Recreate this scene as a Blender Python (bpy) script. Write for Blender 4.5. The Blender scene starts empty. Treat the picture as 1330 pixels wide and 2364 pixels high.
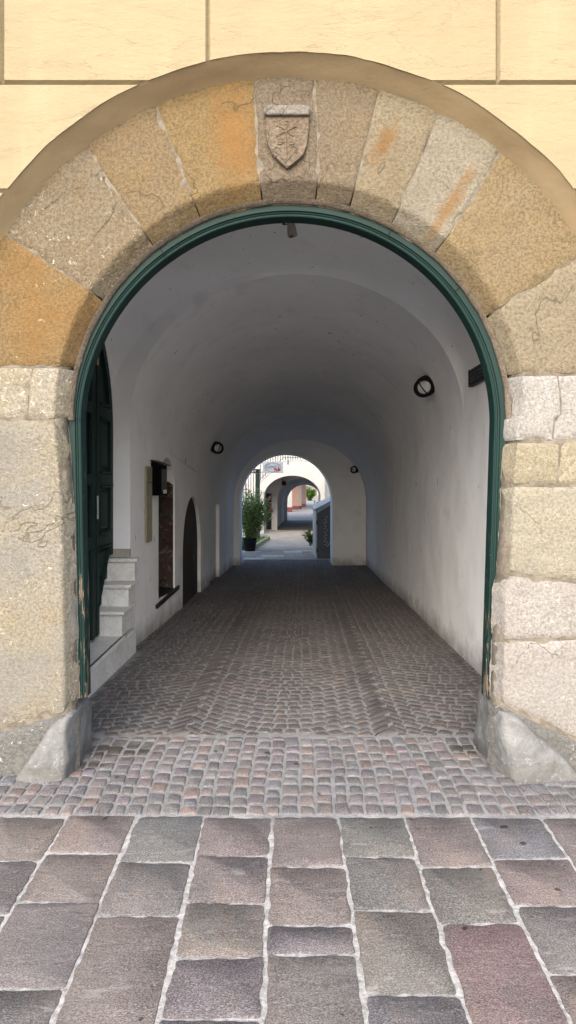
import bpy, bmesh, math, random
from mathutils import Vector, noise, Matrix
random.seed(7)
S = bpy.context.scene
COL = S.collection
R = math.radians
# ------------------------------------------------------------------ camera
F = 1600.0; CX = 665.0; HY = 1110.0; CAMY = -3.7; CAMZ = 1.55
cd = bpy.data.cameras.new('camera'); cam = bpy.data.objects.new('camera', cd); COL.objects.link(cam)
cam.location = (0, CAMY, CAMZ); cam.rotation_euler = (R(90), 0, 0)
cd.sensor_fit = 'VERTICAL'; cd.sensor_height = 24.0; cd.sensor_width = 24.0*1330/2364
cd.lens = 24.0*F/2364; cd.shift_y = -(1182-HY)/2364; cd.clip_end = 1000; cd.clip_start = 0.05
S.camera = cam
# ------------------------------------------------------------------ light
SUN_EL, SUN_AZ = 33, 192      # azimuth measured from +Y clockwise: light comes from behind the camera
w = bpy.data.worlds.new('World'); S.world = w; w.use_nodes = True
nt = w.node_tree; sky = nt.nodes.new('ShaderNodeTexSky'); sky.sky_type = 'NISHITA'; sky.sun_disc = False
sky.sun_elevation = R(SUN_EL); sky.sun_rotation = R(SUN_AZ); sky.air_density = 1.0; sky.dust_density = 3.5; sky.ozone_density = 0.6
bg = nt.nodes['Background']; bg.inputs[1].default_value = 0.15
nt.links.new(sky.outputs[0], bg.inputs[0])
sl = bpy.data.lights.new('sun', 'SUN'); sl.energy = 1.35; sl.angle = R(70); sl.color = (1.0, .99, .98)
so = bpy.data.objects.new('sun', sl); COL.objects.link(so)
_d = Vector((math.sin(R(SUN_AZ))*math.cos(R(SUN_EL)), math.cos(R(SUN_AZ))*math.cos(R(SUN_EL)), math.sin(R(SUN_EL))))
so.rotation_euler = _d.to_track_quat('Z', 'Y').to_euler(); so.location = (0, -10, 14)
S.view_settings.view_transform = 'Standard'; S.view_settings.look = 'None'
S.view_settings.exposure = 1.5; S.view_settings.gamma = 1.0
S.cycles.max_bounces = 10; S.cycles.diffuse_bounces = 8

# ------------------------------------------------------------------ helpers
def W(px, py, Y):
    d = Y-CAMY
    return Vector(((px-CX)*d/F, Y, CAMZ-(py-HY)*d/F))
def zg(Y):
    if Y < .5: return .04875*(Y-.5)
    if Y < 31: return -.0362*(Y-.5)
    return -.0362*30.5
def ground_at(px, py):
    k = py-HY
    Y = (F*(CAMZ+.5*.04875)+k*CAMY)/(k+F*.04875)
    return Vector(((px-CX)*(Y-CAMY)/F, Y, zg(Y)))
def tag(o, label=None, cat=None, group=None, kind=None):
    if label: o['label'] = label
    if cat: o['category'] = cat
    if group: o['group'] = group
    if kind: o['kind'] = kind
    return o
def thing(name, label, cat, loc=(0,0,0), rz=0, group=None):
    o = bpy.data.objects.new(name, None); COL.objects.link(o); o.location = loc; o.rotation_euler = (0,0,rz)
    o.empty_display_size = .2
    return tag(o, label, cat, group)
def mk(name, verts, faces, mat, parent=None, smooth=False, cols=None):
    me = bpy.data.meshes.new(name); me.from_pydata([tuple(v) for v in verts], [], faces); me.validate(); me.update()
    if cols:
        ca = me.color_attributes.new('Col', 'FLOAT_COLOR', 'POINT')
        flat = []
        for c in cols: flat += [c[0], c[1], c[2], 1]
        ca.data.foreach_set('color', flat)
    if smooth: me.polygons.foreach_set('use_smooth', [True]*len(me.polygons))
    o = bpy.data.objects.new(name, me); COL.objects.link(o)
    if mat: me.materials.append(mat)
    if parent: o.parent = parent
    return o
class MB:
    def __init__(s): s.v = []; s.f = []
    def add(s, vs, fs):
        n = len(s.v); s.v += [Vector(v) for v in vs]; s.f += [tuple(i+n for i in f) for f in fs]; return s
    def box(s, x0, x1, y0, y1, z0, z1):
        return s.add([(x0,y0,z0),(x1,y0,z0),(x1,y1,z0),(x0,y1,z0),(x0,y0,z1),(x1,y0,z1),(x1,y1,z1),(x0,y1,z1)],
              [(0,3,2,1),(4,5,6,7),(0,1,5,4),(1,2,6,5),(2,3,7,6),(3,0,4,7)])
    def bar(s, a, b, r, n=8, r2=None):
        a = Vector(a); b = Vector(b); d = (b-a).normalized()
        u = d.orthogonal().normalized(); w_ = d.cross(u); r2 = r if r2 is None else r2
        vs = [a+(u*math.cos(2*math.pi*i/n)+w_*math.sin(2*math.pi*i/n))*r for i in range(n)]
        vs += [b+(u*math.cos(2*math.pi*i/n)+w_*math.sin(2*math.pi*i/n))*r2 for i in range(n)]
        return s.add(vs, [(i,(i+1)%n,n+(i+1)%n,n+i) for i in range(n)]+[tuple(range(n-1,-1,-1)), tuple(range(n,2*n))])
    def path(s, pts, r, n=8):
        pts = [Vector(p) for p in pts]
        for a, b in zip(pts[:-1], pts[1:]):
            if (b-a).length > 1e-6: s.bar(a, b, r, n)
        return s
    def prism_y(s, poly, y0, y1):     # poly in (x,z)
        n = len(poly)
        return s.add([(x,y0,z) for x,z in poly]+[(x,y1,z) for x,z in poly],
              [tuple(range(n)), tuple(range(2*n-1,n-1,-1))]+[(i,n+i,n+(i+1)%n,(i+1)%n) for i in range(n)])
    def prism_x(s, poly, x0, x1):     # poly in (y,z)
        n = len(poly)
        return s.add([(x0,y,z) for y,z in poly]+[(x1,y,z) for y,z in poly],
              [tuple(range(n)), tuple(range(2*n-1,n-1,-1))]+[(i,n+i,n+(i+1)%n,(i+1)%n) for i in range(n)])
    def build(s, name, mat, parent=None, smooth=False, bevel=0, seg=2):
        o = mk(name, s.v, s.f, mat, parent, False)
        bm = bmesh.new(); bm.from_mesh(o.data); bmesh.ops.recalc_face_normals(bm, faces=bm.faces); bm.to_mesh(o.data); bm.free()
        if smooth:
            o.data.polygons.foreach_set('use_smooth', [True]*len(o.data.polygons))
            o.data.set_sharp_from_angle(angle=R(40))
        if bevel:
            m = o.modifiers.new('b', 'BEVEL'); m.width = bevel; m.segments = seg; m.limit_method = 'ANGLE'; m.angle_limit = R(35)
        return o
def lin(r, g, b):
    f = lambda c: ((c/255+.055)/1.055)**2.4 if c > 10 else c/255/12.92
    return (f(r), f(g), f(b), 1)

# ------------------------------------------------------------------ materials
class MT:
    def __init__(s, name, rough=.8, spec=.3):
        s.m = bpy.data.materials.new(name); s.m.use_nodes = True; s.t = s.m.node_tree
        s.b = s.t.nodes['Principled BSDF']; s.b.inputs['Roughness'].default_value = rough
        s.b.inputs['Specular IOR Level'].default_value = spec
        s.tc = s.n('ShaderNodeTexCoord'); s.bumpout = None
    def n(s, typ, **k):
        x = s.t.nodes.new(typ)
        for a, b in k.items(): setattr(x, a, b)
        return x
    def L(s, a, b): s.t.links.new(a, b)
    def mapping(s, scale=(1,1,1), rot=(0,0,0), loc=(0,0,0)):
        m = s.n('ShaderNodeMapping'); s.L(s.tc.outputs['Object'], m.inputs[0])
        m.inputs['Scale'].default_value = scale; m.inputs['Rotation'].default_value = rot; m.inputs['Location'].default_value = loc
        return m.outputs[0]
    def noise(s, scale, detail=4, rough=.55, vec=None, dist=0):
        x = s.n('ShaderNodeTexNoise'); x.inputs['Scale'].default_value = scale; x.inputs['Detail'].default_value = detail
        x.inputs['Roughness'].default_value = rough; x.inputs['Distortion'].default_value = dist
        s.L(vec if vec is not None else s.tc.outputs['Object'], x.inputs['Vector']); return x.outputs[0]
    def ramp(s, fac, stops):
        x = s.n('ShaderNodeValToRGB'); s.L(fac, x.inputs[0]); e = x.color_ramp.elements
        while len(e) < len(stops): e.new(.5)
        for i, (p, c) in enumerate(stops):
            e[i].position = p; e[i].color = c if hasattr(c, '__len__') else (c, c, c, 1)
        return x.outputs[0]
    def mix(s, fac, a, b, mode='MIX'):
        x = s.n('ShaderNodeMix', data_type='RGBA', blend_type=mode)
        for v, i in ((fac, 0), (a, 6), (b, 7)):
            if hasattr(v, 'links'): s.L(v, x.inputs[i])
            else: x.inputs[i].default_value = v
        return x.outputs[2]
    def math(s, op, a, b=0.0, c=0.0):
        x = s.n('ShaderNodeMath', operation=op)
        for v, i in ((a, 0), (b, 1), (c, 2)):
            if hasattr(v, 'links'): s.L(v, x.inputs[i])
            else: x.inputs[i].default_value = v
        return x.outputs[0]
    def sep(s):
        x = s.n('ShaderNodeSeparateXYZ'); s.L(s.tc.outputs['Object'], x.inputs[0]); return x.outputs
    def attr(s, name='Col'):
        x = s.n('ShaderNodeVertexColor', layer_name=name); return x.outputs[0]
    def bump(s, h, strength=.4, dist=.01):
        x = s.n('ShaderNodeBump'); x.inputs['Strength'].default_value = strength; x.inputs['Distance'].default_value = dist
        s.L(h, x.inputs['Height'])
        if s.bumpout is not None: s.L(s.bumpout, x.inputs['Normal'])
        s.bumpout = x.outputs[0]; s.L(s.bumpout, s.b.inputs['Normal'])
    def col(s, c):
        if hasattr(c, 'links'): s.L(c, s.b.inputs['Base Color'])
        else: s.b.inputs['Base Color'].default_value = c
        return s

def plain(name, c, rough=.6, metal=0, bump=None):
    m = MT(name, rough); n_ = m.noise(9, 4); m.col(m.mix(m.ramp(n_, [(.3, 0.0), (.75, 1.0)]), c, tuple(x*.72 for x in c[:3])+(1,)))
    m.b.inputs['Metallic'].default_value = metal
    if bump: m.bump(m.noise(bump[0], 5), bump[1], bump[2])
    return m.m

def stucco():
    m = MT('cream_stucco', .9, .15)
    base = m.mix(m.ramp(m.noise(1.3, 5, .6), [(.35, 0.0), (.7, 1.0)]), (.285, .238, .150, 1), (.252, .208, .129, 1))
    st = m.ramp(m.noise(2.2, 6, .6, m.mapping((3, 3, .5))), [(.55, 0.0), (.8, 1.0)])
    base = m.mix(m.math('MULTIPLY', st, .5), base, (.34, .28, .18, 1))
    sp = m.ramp(m.noise(38, 2), [(.76, 0.0), (.80, 1.0)])
    base = m.mix(m.math('MULTIPLY', sp, .5), base, (.35, .28, .18, 1))
    m.col(base)
    m.bump(m.noise(3.5, 4, .5, m.mapping((1, 1, 2.2))), .35, .03)
    m.bump(m.noise(20, 5, .6, m.mapping((.6, 1, 1.8))), .5, .008)
    m.bump(m.noise(75, 5, .65), .5, .005)
    hc = m.ramp(m.noise(1.5, 6, .6, m.mapping((.5, 1, 2.6), (0, 0, 0), (7, 0, 3)), .8), [(.496, 1.0), (.5, 0.0), (.504, 1.0)])
    m.bump(hc, .45, .006)
    m.bump(m.ramp(m.noise(14, 3, .6, m.mapping((1,1,2)), 1.2), [(.48, 1.0), (.5, 0.0), (.52, 1.0)]), .12, .004)
    return m.m
def reveal_mat():
    m = MT('ochre_stucco_reveal', .9, .15)
    m.col(m.mix(m.ramp(m.noise(2.0, 5, .6), [(.35, 0.0), (.7, 1.0)]), (.34, .262, .155, 1), (.295, .223, .131, 1)))
    m.bump(m.noise(4, 3), .4, .02); m.bump(m.noise(60, 5), .35, .004)
    return m.m
def stone(name, a, b, white=.3, stain=None, stain_w=0, rot=0.0, seed=0.0, tool=105, stainpos=None):
    K = .60 if 'jamb' in name else (.56 if 'plinth' in name or 'filling' in name else .51); a = tuple(v*K for v in a[:3])+(1,); b = tuple(v*K for v in b[:3])+(1,)
    m = MT(name, .92, .15)
    v0 = m.mapping((1, 1, 1), (0, 0, 0), (seed*3.1, seed, seed*1.7))
    big = m.ramp(m.noise(3.2, 6, .65, v0, .6), [(.36, 0.0), (.64, 1.0)])
    c = m.mix(big, a, b)
    mot = m.noise(62, 6, .75, v0)
    c = m.mix(m.ramp(mot, [(.38, 0.8), (.56, 0.0)]), c, tuple(x*.42 for x in a[:3])+(1,))
    if stain:
        s_ = m.ramp(m.noise(2.2, 3, .5, m.mapping((1.2, 1, 1.2), (0, rot, 0), (seed*2.3, 0, seed)), .4), [(.45, 0.0), (.7, 1.0)])
        c = m.mix(m.math('MULTIPLY', s_, stain_w), c, stain)
    if stainpos:      # an iron streak with its own place: (cx, cz, angle, half length, half width, colour)
        for (sx, sz, an, hl, hw, sc) in stainpos:
            mp = m.n('ShaderNodeMapping', vector_type='TEXTURE'); m.L(m.tc.outputs['Object'], mp.inputs[0])
            mp.inputs['Location'].default_value = (sx, 0, sz); mp.inputs['Rotation'].default_value = (0, -an, 0); mp.inputs['Scale'].default_value = (hl, 100, hw)
            nz = m.n('ShaderNodeTexNoise'); nz.inputs['Scale'].default_value = 14; nz.inputs['Detail'].default_value = 5
            m.L(m.tc.outputs['Object'], nz.inputs['Vector'])
            ad = m.n('ShaderNodeVectorMath', operation='LENGTH'); m.L(mp.outputs[0], ad.inputs[0])
            d_ = m.math('ADD', ad.outputs['Value'], m.math('MULTIPLY', m.math('SUBTRACT', nz.outputs[0], .5), 1.3))
            c = m.mix(m.ramp(d_, [(.25, .8), (1.15, 0.0)]), c, sc)
    fl = m.ramp(m.noise(30, 5, .75, v0, .8), [(.68-.12*white, 0.0), (.72-.1*white, 1.0)])
    fl2 = m.ramp(m.noise(2.6, 3, .5, v0), [(.42, 0.0), (.6, 1.0)])
    c = m.mix(m.math('MULTIPLY', m.math('MULTIPLY', fl, fl2), min(1, .5+white)), c, (.68, .64, .56, 1))
    gr = m.noise(190, 3, .7)
    c = m.mix(m.ramp(gr, [(.3, .5), (.6, 0.0)]), c, tuple(x*.45 for x in a[:3])+(1,))
    tm = m.noise(tool, 3, .6, m.mapping((.75, 1, 1.5), (0, rot+.5, 0), (seed, 0, 0)), .8)
    c = m.mix(m.ramp(tm, [(.34, .42), (.5, 0.0)]), c, tuple(x*.42 for x in a[:3])+(1,))
    m.col(c)
    ck = m.ramp(m.noise(1.7, 4, .5, v0, .4), [(.495, 0.0), (.5, 1.0), (.505, 0.0)])
    ckm = m.math('MULTIPLY', ck, m.ramp(m.noise(1.9, 2, .5, v0), [(.5, 0.0), (.6, .6)]))
    c = m.mix(ckm, c, tuple(x*.3 for x in a[:3])+(1,)); m.col(c)
    m.bump(m.noise(9, 5, .6, v0), .6, .02)
    m.bump(m.math('SUBTRACT', 1.0, ckm), .7, .01)
    m.bump(tm, .9, .008)
    m.bump(gr, .6, .004)
    return m.m
def mortar_mat():
    m = MT('lime_mortar', .95, .1)
    c = m.mix(m.ramp(m.noise(14, 6, .7), [(.35, 0.0), (.65, 1.0)]), (.23, .205, .165, 1), (.11, .095, .075, 1))
    m.col(c); m.bump(m.noise(45, 6, .7), .9, .012)
    return m.m
def plaster_mat():
    m = MT('white_limewash', .93, .1)
    x = m.sep()
    c = m.mix(m.ramp(m.noise(.9, 5, .6), [(.35, 0.0), (.7, 1.0)]), (.81, .82, .845, 1), (.72, .73, .755, 1))
    blot = m.ramp(m.noise(3.2, 6, .65, None, .5), [(.55, 0.0), (.75, 1.0)])
    c = m.mix(m.math('MULTIPLY', blot, .5), c, (.56, .55, .55, 1))
    # dark scuffs and flies' specks, elongated along the height
    sc = m.ramp(m.noise(7.5, 3, .5, m.mapping((1.6, 1.6, .55), (0, 0, 0), (3, 1, 0))), [(.72, 0.0), (.745, 1.0)])
    sc2 = m.ramp(m.noise(22, 2, .5, m.mapping((1, 1, .6), (0, 0, 0), (9, 4, 2))), [(.755, 0.0), (.78, 1.0)])
    c = m.mix(m.math('MULTIPLY', m.math('MAXIMUM', sc, sc2), .8), c, (.10, .095, .09, 1))
    # rising damp over the floor
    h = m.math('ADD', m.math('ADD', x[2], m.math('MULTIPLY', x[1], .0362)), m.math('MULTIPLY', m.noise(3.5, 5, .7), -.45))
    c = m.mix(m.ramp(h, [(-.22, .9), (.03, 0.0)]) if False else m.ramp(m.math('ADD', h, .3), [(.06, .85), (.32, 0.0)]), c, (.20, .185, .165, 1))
    m.col(c)
    m.bump(m.noise(1.3, 2, .5), .45, .10); m.bump(m.noise(5, 3, .5), .3, .014); m.bump(m.noise(70, 4, .6), .22, .003)
    cr = m.ramp(m.noise(2.1, 4, .6, None, 1.4), [(.494, 1.0), (.5, 0.0), (.506, 1.0)])
    m.bump(cr, .35, .004)
    return m.m
def paint_green(name, dark=1.0, wear=True):
    m = MT(name, .6, .22)
    c = m.mix(m.ramp(m.noise(5, 5), [(.3, 0.0), (.7, 1.0)]), (.016*dark, .080*dark, .070*dark, 1), (.024*dark, .100*dark, .086*dark, 1))
    if wear:
        x = m.sep()
        nz = m.noise(26, 6, .75, m.mapping((1, 1, .18)), .3)
        th = m.math('ADD', nz, m.math('MULTIPLY', x[2], -.11))     # more worn towards the foot
        c = m.mix(m.ramp(th, [(.46, 0.0), (.50, 1.0)]), c, (.15, .115, .085, 1))
        nz2 = m.noise(60, 4, .7, m.mapping((1, 1, .3)))
        c = m.mix(m.ramp(m.math('ADD', nz2, m.math('MULTIPLY', x[2], -.07)), [(.60, 0.0), (.64, 1.0)]), c, (.42, .42, .38, 1))
    m.col(c); m.bump(m.noise(40, 4, .6, m.mapping((1,1,.1))), .25, .003)
    return m.m
def tile_mat(name, spk=130, cleft=True, k=1.0):
    m = MT(name, .8, .25)
    a = m.attr()
    vm = m.n('ShaderNodeVectorMath', operation='MULTIPLY_ADD'); m.L(a, vm.inputs[0]); vm.inputs[1].default_value = (310, 270, 190); m.L(m.tc.outputs['Object'], vm.inputs[2]); own = vm.outputs[0]
    def omap(sc, ro):
        q = m.n('ShaderNodeMapping'); m.L(own, q.inputs[0]); q.inputs['Scale'].default_value = sc; q.inputs['Rotation'].default_value = ro; return q.outputs[0]
    c = m.mix(m.ramp(m.noise(5, 7, .75, own, .8), [(.38, .0), (.62, .6)]), a, (.07*k, .064*k, .063*k, 1))
    c = m.mix(m.ramp(m.noise(3.1, 6, .7, omap((1.3,.6,1),(0,0,.7)), .5), [(.52, .0), (.68, .5)]), c, (.19*k, .145*k, .12*k, 1))
    g = m.noise(spk, 4, .75, omap((.75, 1.3, 1), (0, 0, .5)) if cleft else None, .3)
    c = m.mix(m.ramp(g, [(.50, 0.0), (.66, .75)]), c, (.30*k, .29*k, .285*k, 1))
    c = m.mix(m.ramp(g, [(.36, .85), (.50, 0.0)]), c, (.022, .020, .021, 1))
    d = m.ramp(m.noise(1.5, 5, .6), [(.4, 0.0), (.75, .35)])
    c = m.mix(d, c, (.17*k, .165*k, .155*k, 1))
    ch = m.ramp(m.noise(6.5, 6, .7, omap((.7,1.6,1),(0,0,-.6)), .4), [(.60, 0.0), (.66, .5)])
    c = m.mix(ch, c, (.24*k, .235*k, .23*k, 1))
    gum = m.ramp(m.noise(13, 1, .4, m.mapping((1,1,1),(0,0,0),(6,3,0))), [(.775, 0.0), (.785, .9)])
    c = m.mix(gum, c, (.03, .028, .027, 1))
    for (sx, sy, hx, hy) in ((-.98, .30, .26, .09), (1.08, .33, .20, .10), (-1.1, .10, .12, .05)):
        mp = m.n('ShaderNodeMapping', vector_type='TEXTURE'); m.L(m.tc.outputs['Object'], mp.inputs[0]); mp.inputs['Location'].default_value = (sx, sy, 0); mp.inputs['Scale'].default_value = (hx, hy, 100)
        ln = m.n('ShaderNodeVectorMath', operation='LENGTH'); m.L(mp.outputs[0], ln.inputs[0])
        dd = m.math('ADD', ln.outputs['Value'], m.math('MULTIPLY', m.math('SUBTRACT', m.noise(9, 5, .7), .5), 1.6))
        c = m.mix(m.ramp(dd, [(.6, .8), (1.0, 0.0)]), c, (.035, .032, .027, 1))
    m.col(c)
    m.bump(m.noise(16, 5, .65, m.mapping((.8, 2.2, 1), (0, 0, .4))), .45, .012)
    m.bump(g, .4, .003)
    return m.m
def joint_mat():
    m = MT('paving_mortar', .95, .1)
    c = m.mix(m.ramp(m.noise(24, 6, .7), [(.35, 0.0), (.62, 1.0)]), (.28, .285, .29, 1), (.16, .162, .165, 1))
    x = m.sep()
    c = m.mix(.35, c, (.195, .197, .2, 1))
    f = m.ramp(m.math('ADD', m.math('MULTIPLY', x[1], -1.1), m.math('MULTIPLY', m.noise(3, 4), .8)), [(.75, 0.0), (1.2, 1.0)])
    wc = m.mix(m.ramp(m.noise(30, 6, .75), [(.38, 0.0), (.6, 1.0)]), (.22, .22, .215, 1), (.43, .43, .43, 1))
    c = m.mix(f, c, wc)
    m.col(c); m.bump(m.noise(70, 5, .7), .8, .008)
    return m.m
def marble_mat():
    m = MT('grey_white_marble', .45, .4)
    v = m.ramp(m.noise(4.5, 8, .65, None, 1.8), [(.46, 0.0), (.5, 1.0), (.54, 0.0)])
    c = m.mix(m.math('MULTIPLY', v, .5), (.74, .74, .73, 1), (.38, .38, .40, 1))
    c = m.mix(m.ramp(m.noise(2.5, 5), [(.4, 0.0), (.75, .5)]), c, (.44, .43, .39, 1))
    m.col(c); return m.m
def leaf_mat(name, a, b):
    m = MT(name, .5, .4); g = m.n('ShaderNodeNewGeometry')
    c = m.mix(g.outputs['Random Per Island'], a, b); m.col(c)
    tr = m.n('ShaderNodeBsdfTranslucent'); m.L(c, tr.inputs[0])
    mx = m.n('ShaderNodeMixShader'); mx.inputs[0].default_value = .3
    out = m.t.nodes['Material Output']; m.L(m.b.outputs[0], mx.inputs[1]); m.L(tr.outputs[0], mx.inputs[2]); m.L(mx.outputs[0], out.inputs[0])
    return m.m
def guard_mat():
    m = MT('polished_limestone_guard', .6, .3)
    c = m.mix(m.ramp(m.noise(5, 6, .65, None, .6), [(.35, 0.0), (.65, 1.0)]), (.20, .205, .205, 1), (.105, .108, .108, 1))
    fl = m.ramp(m.noise(34, 6, .8, None, .5), [(.56, 0.0), (.66, 1.0)])
    c = m.mix(m.math('MULTIPLY', fl, .55), c, (.40, .42, .42, 1))
    c = m.mix(m.ramp(m.noise(9, 5, .7), [(.55, 0.0), (.75, .6)]), c, (.12, .115, .10, 1))
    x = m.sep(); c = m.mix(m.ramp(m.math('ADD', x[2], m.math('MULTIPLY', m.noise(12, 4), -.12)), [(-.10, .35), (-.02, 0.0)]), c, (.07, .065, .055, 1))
    m.col(c); m.bump(m.noise(11, 7, .7), .9, .02); m.bump(m.noise(90, 4, .7), .7, .004)
    return m.m
def fresco_mat():
    m = MT('crumbling_brick_and_plaster', .95, .1)
    c = m.mix(m.ramp(m.noise(5, 6, .7, None, .6), [(.40, 0.0), (.6, 1.0)]), (.065, .055, .045, 1), (.065, .034, .028, 1))
    c = m.mix(m.ramp(m.noise(9, 6, .75, None, .6), [(.55, 0.0), (.62, 1.0)]), c, (.15, .135, .11, 1))
    c = m.mix(m.ramp(m.noise(12, 5, .7, m.mapping((1,1,1),(0,0,0),(5,5,5))), [(.36, 1.0), (.46, 0.0)]), c, (.03, .025, .02, 1))
    m.col(c); m.bump(m.noise(18, 6, .7), 1, .03); return m.m
M_stucco = stucco(); M_reveal = reveal_mat(); M_mortar = mortar_mat(); M_plaster = plaster_mat()
M_frame = paint_green('worn_teal_paint', .25); M_door = paint_green('dark_teal_paint', .2, False)
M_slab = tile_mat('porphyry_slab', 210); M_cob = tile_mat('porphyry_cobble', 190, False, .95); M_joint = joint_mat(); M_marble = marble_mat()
M_guard = guard_mat(); M_fresco = fresco_mat()
M_black = plain('black_painted_metal', (.005, .005, .006, 1), .5); M_boxb = MT('matt_black_box', .9, .05).col((.004, .004, .005, 1)).m; M_iron = plain('dark_iron', (.03, .03, .032, 1), .55)
M_greeniron = plain('dark_green_iron', (.02, .035, .03, 1), .55)
M_glassw = plain('opal_glass', (.80, .82, .84, 1), .25)
M_slate = plain('black_slate_sill', (.015, .014, .014, 1), .5, 0, (20, .4, .01))
M_wood = plain('old_dark_wood', (.02, .016, .013, 1), .75, 0, (20, .4, .01))
M_board = plain('greenish_beige_board', (.30, .28, .19, 1), .7, 0, (12, .3, .01))
M_zinc = plain('weathered_zinc', (.42, .44, .46, 1), .5, 0)
M_dsteel = plain('dark_steel_sheet', (.075, .08, .085, 1), .5, 0)
M_white = plain('white_enamel', (.74, .75, .74, 1), .4); M_red = plain('red_lettering', (.55, .03, .04, 1), .5)
M_ink = plain('dark_lettering', (.04, .045, .06, 1), .5)
M_leaf = leaf_mat('oleander_leaf', (.13, .24, .07, 1), (.42, .54, .20, 1)); M_leaf2 = leaf_mat('bush_leaf', (.05, .12, .02, 1), (.16, .28, .05, 1))
M_flower = plain('pink_flower', (.75, .30, .28, 1), .6); M_stem = plain('brown_stem', (.12, .09, .05, 1), .8)
M_salmon = plain('salmon_plaster', (.34, .205, .16, 1), .9); M_redbase = plain('dark_red_plinth', (.16, .05, .045, 1), .8)
M_yellow = plain('yellow_plaster', (.66, .50, .26, 1), .9)
M_shield = stone('shield_stone', (.34, .26, .18, 1), (.40, .33, .25, 1), .1, None, 0, 0, 4, 60)
M_cap = stone('shield_cap_stone', (.46, .42, .37, 1), (.38, .33, .29, 1), .1, None, 0, 0, 6, 60)
M_carve = plain('shadowed_carving', (.16, .125, .09, 1), .95)

# ------------------------------------------------------------------ ground
def ground_sheet():
    ys = [-60, -20, -8, -4, -2, -1, 0, .5, 2, 5, 8, 12, 16, 20, 25, 31, 40, 60, 90, 150, 400]
    xs = [-150, -30, -8, -3, -1.5, 0, 1.5, 3, 8, 30, 150]
    vs = [(x, y, zg(y)) for y in ys for x in xs]; n = len(xs)
    fs = [(j*n+i, j*n+i+1, (j+1)*n+i+1, (j+1)*n+i) for j in range(len(ys)-1) for i in range(n-1)]
    return tag(mk('ground', vs, fs, M_joint), kind='structure')
ground_sheet()
class Tiles:
    def __init__(s): s.v = []; s.f = []; s.c = []
    def tile(s, pts, col, h=.008, inset=.005, jit=.002, step=.03, rnd=.012):
        """pts: quad (x,y) counter-clockwise; a stone with an uneven outline, rounded corners and arrises"""
        P = [Vector((p[0], p[1])) for p in pts]; n = len(P); out = []
        for i in range(n):
            a, b, c_ = P[i-1], P[i], P[(i+1) % n]
            d1 = (a-b).normalized(); d2 = (c_-b).normalized()
            r = rnd*random.uniform(.6, 1.5)
            out.append(b+d1*r); out.append(b+(d1+d2)*r*.30); 
            q0 = b+d2*r; q1 = c_+(b-c_).normalized()*rnd
            L_ = (q1-q0).length; k = max(1, int(L_/step))
            for j in range(k):
                out.append(q0.lerp(q1, j/k))
        cen = sum(out, Vector((0, 0)))/len(out); o2 = []
        for q in out:
            nz = noise.noise(Vector((q.x*22, q.y*22, cen.x*7)))*jit*2.0+random.uniform(-jit, jit)*.5
            o2.append(q+(q-cen).normalized()*nz)
        m = len(o2); base = len(s.v); tx, ty = random.uniform(-.012, .012), random.uniform(-.012, .012); dz = random.uniform(-.0015, .0015)
        def Z(q, hh): return zg(q.y)+hh+dz+(q.x-cen.x)*tx*.8+(q.y-cen.y)*ty*.8
        rad = max((q-cen).length for q in o2)
        for q in o2: s.v.append((q.x, q.y, zg(q.y)-.004))
        for q in o2:
            q2 = q+(cen-q)*(inset*.35/rad); s.v.append((q2.x, q2.y, Z(q2, h*.55)))
        for q in o2:
            q2 = q+(cen-q)*(inset*1.6/rad); s.v.append((q2.x, q2.y, Z(q2, h)))
        for r_ in range(2):
            for i in range(m):
                s.f.append((base+r_*m+i, base+r_*m+(i+1) % m, base+(r_+1)*m+(i+1) % m, base+(r_+1)*m+i))
        s.f.append(tuple(base+2*m+i for i in range(m)))
        s.c += [col]*(3*m)
    def build(s, name, mat):
        o = mk(name, s.v, s.f, mat, None, True, s.c); return tag(o, kind='structure')
PAL = [(.135, .108, .118), (.118, .10, .112), (.125, .108, .107), (.105, .098, .10), (.092, .094, .10), (.145, .115, .105), (.112, .096, .103), (.125, .118, .115), (.17, .118, .10), (.085, .086, .09), (.10, .098, .097)]
def pc(k=1.0, j=.12):
    c = random.choice(PAL); v = k*random.uniform(1-j, 1+j); return (c[0]*v*.96, c[1]*v*.99, c[2]*v*1.07)
# big porphyry slabs of the street; the seen columns follow the photograph, the rest runs on
T = Tiles()
def yy(p): return ground_at(665, p).y
colx = [-1.37, -1.045, -.718, -.398, -.078, .239, .55, .862, 1.195, 1.52]
seen = [[1888, 1990, 2115, 2290, 2480], [1884, 1972, 2086, 2285, 2420], [1886, 1992, 2117, 2395], [1888, 1978, 2088, 2214, 2355, 2520],
        [1888, 2003, 2139, 2206, 2398], [1888, 1981, 2105, 2300, 2440], [1888, 2003, 2135, 2400], [1889, 1985, 2094, 2252, 2460], [1890, 2010, 2150, 2330]]
scol = {(0,0): (.17,.14,.12), (0,1): (.15,.13,.13), (1,0): (.20,.16,.15), (1,1): (.18,.145,.13), (1,2): (.165,.14,.145), (2,0): (.135,.14,.135), (2,1): (.13,.125,.125),
        (2,2): (.19,.155,.14), (3,0): (.165,.13,.125), (3,1): (.15,.125,.125), (3,2): (.18,.165,.145), (3,3): (.14,.12,.13), (4,0): (.18,.145,.135), (4,1): (.18,.145,.13),
        (4,2): (.125,.11,.12), (4,3): (.17,.15,.14), (5,0): (.135,.14,.125), (5,1): (.12,.12,.115), (5,2): (.155,.14,.12), (5,3): (.11,.105,.12), (6,0): (.18,.14,.13),
        (6,1): (.13,.125,.11), (6,2): (.20,.12,.12), (7,0): (.11,.115,.135), (7,1): (.18,.135,.13), (7,2): (.145,.13,.13), (8,0): (.17,.14,.135)}
xs = [colx[0]-.32*i for i in range(14, 0, -1)]+colx+[colx[-1]+.32*i for i in range(1, 15)]
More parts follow.
